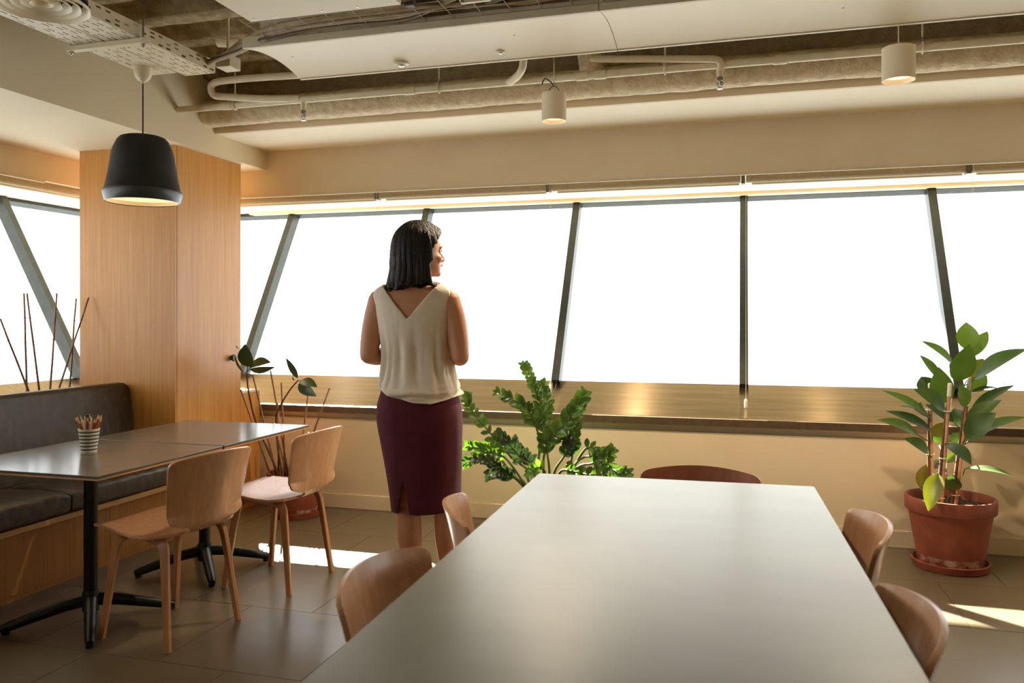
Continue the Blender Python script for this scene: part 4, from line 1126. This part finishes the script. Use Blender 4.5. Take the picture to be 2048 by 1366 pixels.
# ------------------------------------------------------------------ woman at the window
WROOT = Vector((-1.2876, 3.2095, 0)); WROT = math.radians(6)
woman = thing('person', WROOT, 'woman with dark shoulder-length hair, cream sleeveless top and burgundy skirt, back turned', 'person', rz=WROT)
def lean(bm, k=.047):
    for v in bm.verts: v.co.x -= k*v.co.z
    return bm
def rings(keys, zs, n=64, e=2.3, bm=None, disp=None):
    """keys: z, cx, cy, a, b"""
    bm = bm or BM(); kk = [[(k[0], k[i]) for k in keys] for i in range(1, 5)]
    rows = []
    for z in zs:
        cx, cy, a, b = (cr(k, z) for k in kk); row = []
        for i in range(n):
            t = 2*PI*i/n; c_, s_ = math.cos(t), math.sin(t)
            x = cx+a*math.copysign(abs(c_)**(2/e), c_); y = cy+b*math.copysign(abs(s_)**(2/e), s_); zz = z
            if disp:
                d, dz = disp(t, z, c_, s_); x += c_*d; y += s_*d; zz += dz
            row.append(bm.verts.new((x, y, zz)))
        rows.append(row)
    for r0, r1 in zip(rows, rows[1:]):
        for i in range(n): bm.faces.new((r0[i], r0[(i+1) % n], r1[(i+1) % n], r1[i]))
    return bm, rows
def cap(bm, rows):
    bm.faces.new(rows[0]); bm.faces.new(rows[-1])
def frange(a, b, n): return [a+(b-a)*i/n for i in range(n+1)]
def limb(bm, pts, rad, n=20, k=5):
    P_ = smooth_path(pts, k); R_ = []
    for i in range(len(P_)):
        t = i/k; R_.append(cr([(j, r) for j, r in enumerate(rad)], t))
    # rounded ends
    d0 = (P_[0]-P_[1]).normalized(); d1 = (P_[-1]-P_[-2]).normalized()
    P_ = [P_[0]+d0*R_[0]*.85, P_[0]+d0*R_[0]*.5]+P_+[P_[-1]+d1*R_[-1]*.5, P_[-1]+d1*R_[-1]*.85]
    R_ = [R_[0]*.45, R_[0]*.85]+R_+[R_[-1]*.85, R_[-1]*.45]
    return tube(bm, P_, R_, n)
def ellipsoid(bm, c, r, M3=None, n=20):
    res = bmesh.ops.create_uvsphere(bm, u_segments=n, v_segments=n//2+2, radius=1)
    for v in res['verts']:
        p = Vector((v.co.x*r[0], v.co.y*r[1], v.co.z*r[2])); v.co = (M3@p if M3 else p)+Vector(c)
    return bm

HEADC = Vector((.030, .035, 1.455)); HROT = Matrix.Rotation(math.radians(-49), 3, 'Z')@Matrix.Rotation(math.radians(2), 3, 'X')
def hd(p): return HROT@Vector(p)+HEADC
body = BM()
torso = [(.76, 0, .0, .150, .105), (.82, 0, -.005, .168, .120), (.90, 0, -.005, .166, .118), (.98, 0, 0, .145, .098), (1.06, 0, .0, .128, .086), (1.15, 0, .0, .136, .092),
         (1.24, 0, .0, .150, .098), (1.31, 0, -.004, .158, .094), (1.36, 0, -.008, .158, .080), (1.39, 0, -.010, .140, .066), (1.41, 0, -.010, .105, .056), (1.425, .004, -.008, .070, .050), (1.44, .006, -.006, .055, .047)]
b_, rw = rings(torso, frange(.76, 1.44, 40), 48, 2.4, body); cap(b_, rw)
# bust and shoulder blades
for s_ in (-1, 1):
    ellipsoid(body, (s_*.068, .070, 1.215), (.062, .055, .062)); ellipsoid(body, (s_*.075, -.058, 1.28), (.055, .030, .070))
    ellipsoid(body, (s_*.075, -.055, .84), (.080, .058, .085))
limb(body, [(.006, -.008, 1.38), (.014, .0, 1.425), (.024, .014, 1.47), (.028, .022, 1.50)], [.060, .050, .049, .050])
# trapezius slope
for s_ in (-1, 1): limb(body, [(s_*.045+.004, -.012, 1.415), (s_*.10, -.012, 1.392), (s_*.148, -.008, 1.365)], [.034, .034, .040])
# arms and hands
for s_ in (-1, 1):
    sh = (s_*.152, -.008, 1.352); el = (s_*.200, -.045, 1.118)
    wr = (s_*.070, .165, 1.140)
    limb(body, [sh, (s_*.174, -.014, 1.28), (s_*.190, -.030, 1.20), el], [.050, .048, .044, .038])
    limb(body, [el, (s_*.176, .02, 1.112), (s_*.125, .10, 1.125), wr], [.0365, .0375, .031, .0235])
    wv = Vector(wr); hdv = Vector((-s_*.55, .80, .12)).normalized(); upv = Vector((0, -.12, 1)).normalized(); sv = hdv.cross(upv)
    # palm: flattened, thumb side up
    pc = wv+hdv*.045
    Mx = Matrix((sv, hdv, upv)).transposed()
    ellipsoid(body, pc, (.015, .048, .038), Mx)
    for f_ in range(4):
        b0 = wv+hdv*.075+upv*(.026-.0175*f_); L = (.062, .070, .066, .052)[f_]
        inw = sv*(-s_)*1.0
        q1 = b0+hdv*L*.42; q2 = q1+hdv*L*.28+Vector((-s_*.012, -.006, 0)); q3 = q2+Vector((-s_*.018, -.012, -.002))
        tube(body, [b0-hdv*.02, b0, q1, q2, q3, q3+(q3-q2)*.3], [.0075, .0085, .008, .0075, .0068, .004], 10)
    b0 = wv+hdv*.018+upv*.028
    tube(body, [b0, b0+hdv*.022+upv*.022, b0+hdv*.048+upv*.030, b0+hdv*.066+upv*.028, b0+hdv*.072+upv*.027], [.010, .0105, .009, .008, .004], 10)
# legs
hipL = (-.078, -.005, .84); hipR = (.078, 0, .84)
limb(body, [hipL, (-.082, .0, .68), (-.070, .010, .50), (-.070, .006, .455), (-.064, -.016, .34), (-.058, -.010, .20), (-.058, .0, .105), (-.058, .004, .075)], [.088, .078, .055, .051, .052, .037, .031, .031])
limb(body, [hipR, (.082, .035, .68), (.070, .085, .50), (.070, .085, .455), (.070, .075, .34), (.072, .085, .20), (.076, .10, .105), (.076, .104, .075)], [.088, .078, .052, .048, .050, .037, .030, .030])
for cx_, cy_ in ((-.058, .004), (.076, .104)):
    limb(body, [(cx_, cy_-.020, .055), (cx_, cy_+.05, .050), (cx_, cy_+.11, .022), (cx_, cy_+.155, .018)], [.026, .030, .026, .016])
# head
hk = [(0, 0, .030, .020, .030), (.012, 0, .030, .036, .046), (.03, 0, .024, .047, .060), (.05, 0, .016, .056, .069), (.08, 0, .004, .065, .080), (.105, 0, -.004, .070, .084), (.125, 0, -.004, .0725, .092), (.155, 0, -.004, .071, .091), (.18, 0, -.006, .060, .076), (.20, 0, -.008, .040, .052), (.213, 0, -.010, .012, .018)]
hb, rw = rings(hk, frange(0, .213, 26), 36, 2.15); cap(hb, rw)
tube(hb, [(0, .080, .118), (0, .090, .100), (0, .101, .082), (0, .104, .074), (0, .094, .066)], [.007, .0085, .0105, .0115, .008], 12)
for s_ in (-1, 1):
    ellipsoid(hb, (s_*.010, .092, .071), (.008, .010, .007), n=12)
    ellipsoid(hb, (s_*.034, .056, .078), (.026, .026, .022), n=14)      # cheek
    ellipsoid(hb, (s_*.026, .076, .124), (.024, .013, .010), n=12)      # brow ridge
    ellipsoid(hb, (s_*.073, -.004, .092), (.008, .017, .030), n=14)     # ear
ellipsoid(hb, (0, .082, .052), (.021, .011, .0055), n=14); ellipsoid(hb, (0, .081, .043), (.018, .011, .006), n=14); ellipsoid(hb, (0, .070, .014), (.020, .018, .016), n=14)
for v in hb.verts: v.co = hd(v.co)
tmp = bpy.data.meshes.new('t'); hb.to_mesh(tmp); hb.free(); body.from_mesh(tmp); bpy.data.meshes.remove(tmp)
lean(body)
bmesh.ops.recalc_face_normals(body, faces=body.faces[:])
me = bpy.data.meshes.new('body'); body.to_mesh(me); body.free()
tob = bpy.data.objects.new('body_tmp', me); COL.objects.link(tob)
rm = tob.modifiers.new('r', 'REMESH'); rm.mode = 'VOXEL'; rm.voxel_size = .0045; rm.use_smooth_shade = True
sm = tob.modifiers.new('s', 'SMOOTH'); sm.factor = .5; sm.iterations = 4
dg = bpy.context.evaluated_depsgraph_get(); ev = tob.evaluated_get(dg)
me2 = bpy.data.meshes.new_from_object(ev); bpy.data.objects.remove(tob)
me2.name = 'body'; me2.materials.clear(); me2.materials.append(M['skin'])
me2.polygons.foreach_set('use_smooth', [True]*len(me2.polygons))
bo = bpy.data.objects.new('body', me2); COL.objects.link(bo); bo.parent = woman
def hpart(name, bm, m, parent=bo):
    for v in bm.verts: v.co = hd(v.co)
    lean(bm); return link(name, bm, M[m], parent, smooth=True, world_coords=False)
for s_ in (-1, 1):
    hpart('eye', ellipsoid(BM(), (s_*.030, .070, .106), (.0125, .0125, .0115), n=16), 'eye')
    hpart('iris', ellipsoid(BM(), (s_*.031, .0795, .106), (.0055, .004, .0055), n=12), 'hair')
    hpart('eyelash', tube(BM(), [(s_*.020, .083, .112), (s_*.030, .0865, .1135), (s_*.040, .081, .110), (s_*.046, .076, .107)], [.001, .002, .0022, .001], 6), 'hair')
    hpart('eyebrow', tube(BM(), [(s_*.014, .090, .126), (s_*.028, .0905, .1305), (s_*.042, .083, .128), (s_*.050, .073, .123)], [.0015, .003, .0025, .001], 6), 'hair')
hpart('lips', tube(BM(), [(-.020, .084, .048), (-.010, .0925, .050), (0, .0935, .0485), (.010, .0925, .050), (.020, .084, .048)], [.001, .0045, .005, .0045, .001], 8), 'lip')

# hair
def hair_fn(u, v):
    # v: 0 crown .. 1 hem ; u across from right opening round the back to the left opening
    zt = 1.686-1.455
    z = lin([(0, zt), (.06, zt-.004), (.14, zt-.018), (.25, zt-.045), (.4, zt-.085), (1, -.052)], v)
    op = math.radians(lin([(-.06, 92), (.04, 93), (.09, 90), (.125, 82), (.155, 68), (.18, 50), (.20, 24), (.213, 0)], z))
    ph = op+(2*PI-2*op)*u
    rx = cr([(-.06, .104), (-.01, .099), (.045, .094), (.095, .091), (.145, .088), (.185, .074), (.213, .042), (.227, .020), (.231, 0)], z)
    rb = cr([(-.06, .150), (-.01, .134), (.045, .122), (.095, .117), (.145, .110), (.185, .092), (.213, .062), (.227, .032), (.231, 0)], z)
    rf = cr([(-.06, .07), (-.01, .075), (.045, .082), (.095, .094), (.145, .108), (.185, .094), (.213, .058), (.227, .030), (.231, 0)], z)
    fall = max(0, min(1, (.17-z)/.12))
    st = .0035*math.sin(ph*23+2*math.sin(ph*5))+.0022*math.sin(ph*47+1.3)+.0012*math.sin(ph*91)
    st += .004*noise.noise(Vector((ph*3, z*14, 2)))
    k = 1+(st/.1)*(.35+.65*fall)
    x = math.sin(ph)*rx*k; c_ = math.cos(ph); y = (rf if c_ > 0 else rb)*c_*k
    zz = z
    if v > .9:
        zz += (v-.9)/.1*(.008*math.sin(ph*11)+.007*noise.noise(Vector((ph*14, 0, 9)))-.006+.010*abs(math.cos(ph))*0)
        side = max(0, math.sin(ph)*1.0)   # right side shorter, swings forward
        zz += (v-.9)/.1*.022*side
    return Vector((x, y, zz))
hm = grid_bm(hair_fn, 260, 70)
ho = hpart('hair', hm, 'hair'); solidify(ho, .016, 1)
for v in ho.data.vertices: pass
fl_ = BM()
for i in range(9):
    a = hair_fn(.02+.035*i*.5, .97)
    tube(fl_, smooth_path([a, a+Vector((.006, .014, -.010)), a+Vector((.004, .034+.004*i % .02, -.014+.002*i)), a+Vector((0, .048, -.006+.0015*i))], 4), [.004]*4+[.003]*5+[.0018]*3+[.0008], 6)
hpart('hair_tips', fl_, 'hair', ho)

# implicit cutting
def cut(bm, f):
    bm.verts.ensure_lookup_table()
    val = {v: f(v.co) for v in bm.verts}; new = []
    for e in list(bm.edges):
        a, b = e.verts; fa, fb = val[a], val[b]
        if (fa < 0) != (fb < 0):
            t = fa/(fa-fb)
            if t < .02 or t > .98:
                t = min(.98, max(.02, t))
            _, nv = bmesh.utils.edge_split(e, a, t); new.append(nv)
    nset = set(new)
    bmesh.ops.connect_verts(bm, verts=new)
    dele = []
    for fc in bm.faces:
        vs_ = [val[v] for v in fc.verts if v not in nset and v in val]
        if vs_ and sum(vs_)/len(vs_) < 0: dele.append(fc)
        elif not vs_ and f(fc.calc_center_median()) < 0: dele.append(fc)
    bmesh.ops.delete(bm, geom=dele, context='FACES')
def boundary_tubes(bm, r, pred):
    es = [e for e in bm.edges if e.is_boundary and pred((e.verts[0].co+e.verts[1].co)/2)]
    adj = {}
    for e in es:
        for v in e.verts: adj.setdefault(v, []).append(e)
    used = set(); out = BM()
    starts = [v for v in adj if len(adj[v]) == 1]+list(adj)
    for s in starts:
        if all(e in used for e in adj[s]): continue
        chain = [s]; cur = s
        while True:
            nx_ = [e for e in adj[cur] if e not in used]
            if not nx_: break
            used.add(nx_[0]); cur = nx_[0].other_vert(cur); chain.append(cur)
        pts = [v.co.copy() for v in chain]
        if len(pts) > 6:
            q = [pts[0]]
            for p in pts[1:]:
                if (p-q[-1]).length > .004: q.append(p)
            for _ in range(2): q = [q[0]]+[(q[i-1]+q[i]*2+q[i+1])/4 for i in range(1, len(q)-1)]+[q[-1]]
            if len(q) > 3: tube(out, q, r, 6)
    return out

# blouse
bk = [(.900, .0, .0, .176, .136), (.93, 0, 0, .181, .142), (.955, 0, 0, .181, .142), (.99, 0, 0, .174, .132), (1.03, 0, 0, .163, .118), (1.09, 0, 0, .152, .108), (1.15, 0, 0, .150, .106), (1.22, 0, 0, .158, .110),
      (1.28, 0, -.003, .164, .106), (1.33, 0, -.006, .170, .097), (1.365, 0, -.008, .178, .085), (1.39, 0, -.010, .172, .073), (1.405, 0, -.010, .155, .064), (1.418, 0, -.010, .130, .056), (1.43, 0, -.01, .10, .048), (1.438, 0, -.01, .06, .04)]
def bdisp(t, z, c_, s_):
    d = 0; dz = 0
    low = max(0, min(1, (1.20-z)/.18)); mid = math.exp(-((z-1.09)/.10)**2)
    if s_ < .3:
        # broad vertical folds down the back
        d += .010*mid*(math.cos((t-4.71)*13+.6)*.6+.4*math.cos((t-4.71)*21+1))
    d += .004*low*noise.noise(Vector((c_*4, s_*4, z*7)))*1.5
    # gathered rolls above the hem, sagging toward one side
    zz = z+.10*max(0, -c_)*.5-.06*c_*0+.035*math.cos(t-4.9)
    g = max(0, min(1, (1.01-z)/.05))
    d += g*(1-.6*c_**4)*(.013*math.sin((zz-.93)*95)+.006*math.sin((zz-.93)*190+3*c_))
    d += .0035*noise.noise(Vector((c_*9, s_*9, z*30)))*g
    d += .0018*noise.noise(Vector((c_*14, s_*14, z*24)))
    # bust
    if s_ > 0: d += .045*math.exp(-((z-1.215)/.06)**2)*(math.exp(-((c_-.42)/.35)**2)+math.exp(-((c_+.42)/.35)**2))*s_
    return d, dz
bb, rw = rings(bk, frange(.90, 1.438, 120), 150, 2.35, disp=bdisp)
def hemz(x, y): 
    return lin([(-.19, .995), (-.13, .975), (-.06, .948), (.02, .930), (.09, .926), (.14, .938), (.19, .955)], x) if True else .95
cut(bb, lambda p: p.z-hemz(p.x, p.y))
cut(bb, lambda p: max(abs(p.x+.002)-max(0, .83*(p.z-1.268)) if p.z > 1.268 else max(abs(p.x), .001)+(1.268-p.z), p.y))         # V at the back
cut(bb, lambda p: max(abs(p.x)-.60*math.sqrt(max(0, p.z-1.335))*1.0 if p.z > 1.335 else .01+(1.335-p.z), -p.y-.0))    # front scoop
cut(bb, lambda p: max(((p.y+.004)/.050)**2+((p.z-1.318)/.098)**2-1, .112-abs(p.x)))   # armholes
cut(bb, lambda p: max(.172-abs(p.x), 1.352-p.z, 0-1))  # shoulder ends
trim_ = boundary_tubes(bb, .0024, lambda p: p.z > 1.15)
lean(bb); lean(trim_)
bl_ = link('blouse', bb, M['blouse'], woman, smooth=True, world_coords=False); solidify(bl_, .0025, 1)
link('neckline_piping', trim_, M['piping'], bl_, smooth=True, world_coords=False)

# skirt
sk = [(.40, .004, .020, .140, .125), (.45, .004, .020, .143, .126), (.55, .003, .018, .150, .128), (.65, .002, .012, .160, .130), (.75, 0, .004, .170, .132), (.84, 0, -.004, .178, .136), (.90, 0, -.004, .176, .130), (.96, 0, 0, .160, .112), (1.02, 0, 0, .140, .098)]
def sdisp(t, z, c_, s_):
    d = .0016*noise.noise(Vector((c_*5, s_*5, z*6)))
    # soft valley between the thighs at the back, low down
    if s_ < 0: d -= .008*max(0, min(1, (.75-z)/.3))*math.exp(-((c_+.25)/.25)**2)
    return d, 0
sb, rw = rings(sk, frange(.40, 1.02, 90), 120, 2.4, disp=sdisp)
cut(sb, lambda p: p.z-(.462+.10*max(0, p.x-.0)+.0*p.y))
cut(sb, lambda p: max(abs(p.x+.050+.06*(.62-p.z))-(.622-p.z)*.165 if p.z < .622 else .01+(p.z-.622), p.y))
st_ = boundary_tubes(sb, .0016, lambda p: p.z < .64)
lean(sb); lean(st_)
so_ = link('skirt', sb, M['skirt'], woman, smooth=True, world_coords=False); solidify(so_, .003, 1)
link('hem_stitch', st_, M['skirt'], so_, smooth=True, world_coords=False)
# shoes
for cx_, cy_ in ((-.058, .004), (.076, .104)):
    b = BM()
    def sf(u, v, cx_=cx_, cy_=cy_):
        a = 2*PI*u; y = cy_-.055+.235*v
        w_ = lin([(0, .010), (.05, .026), (.2, .031), (.45, .030), (.7, .040), (.88, .034), (.97, .018), (1, .006)], v)
        z0 = lin([(0, .050), (.3, .044), (.6, .010), (1, .003)], v); hh = lin([(0, .052), (.3, .040), (.5, .034), (.75, .050), (.9, .040), (1, .018)], v)
        return Vector((cx_+w_*math.cos(a), y, z0+hh/2+hh/2*math.sin(a)))
    s_ = link('shoe', lean(grid_bm(sf, 24, 30, wrap=True)), M['shoe'], woman, smooth=True, world_coords=False)
    hl = BM(); tube(hl, [(cx_, cy_-.035, .06), (cx_, cy_-.036, .03), (cx_, cy_-.038, .0)], [.017, .011, .009], 12)
    link('heel', lean(hl), M['shoe'], s_, smooth=True, world_coords=False)
# ------------------------------------------------------------------ added fill lamps out of view, only there to brighten the room
for x, y in ((-1.6, -1.6), (1.4, -1.6), (1.6, 1.0)):
    t = thing('fill_lamp', (x, y, 2.6), 'unseen round fill lamp added out of view to brighten the room', 'lamp', 'added fill lamps out of view')
    link('housing', lathe([(.09, .0), (.10, 0), (.10, .10), (.0, .10)], (x, y, 2.6), 24, cap0=False, cap1=False), M['cream_metal'], t)
    link('diffuser', lathe([(0, .006), (.089, .006)], (x, y, 2.6), 24, cap0=False, cap1=False), M['bulb'], t)
    area('fill_light', (x, y, 2.595), (0, 0, 0), .16, .16, 2)  # extra fill light, no such source in view
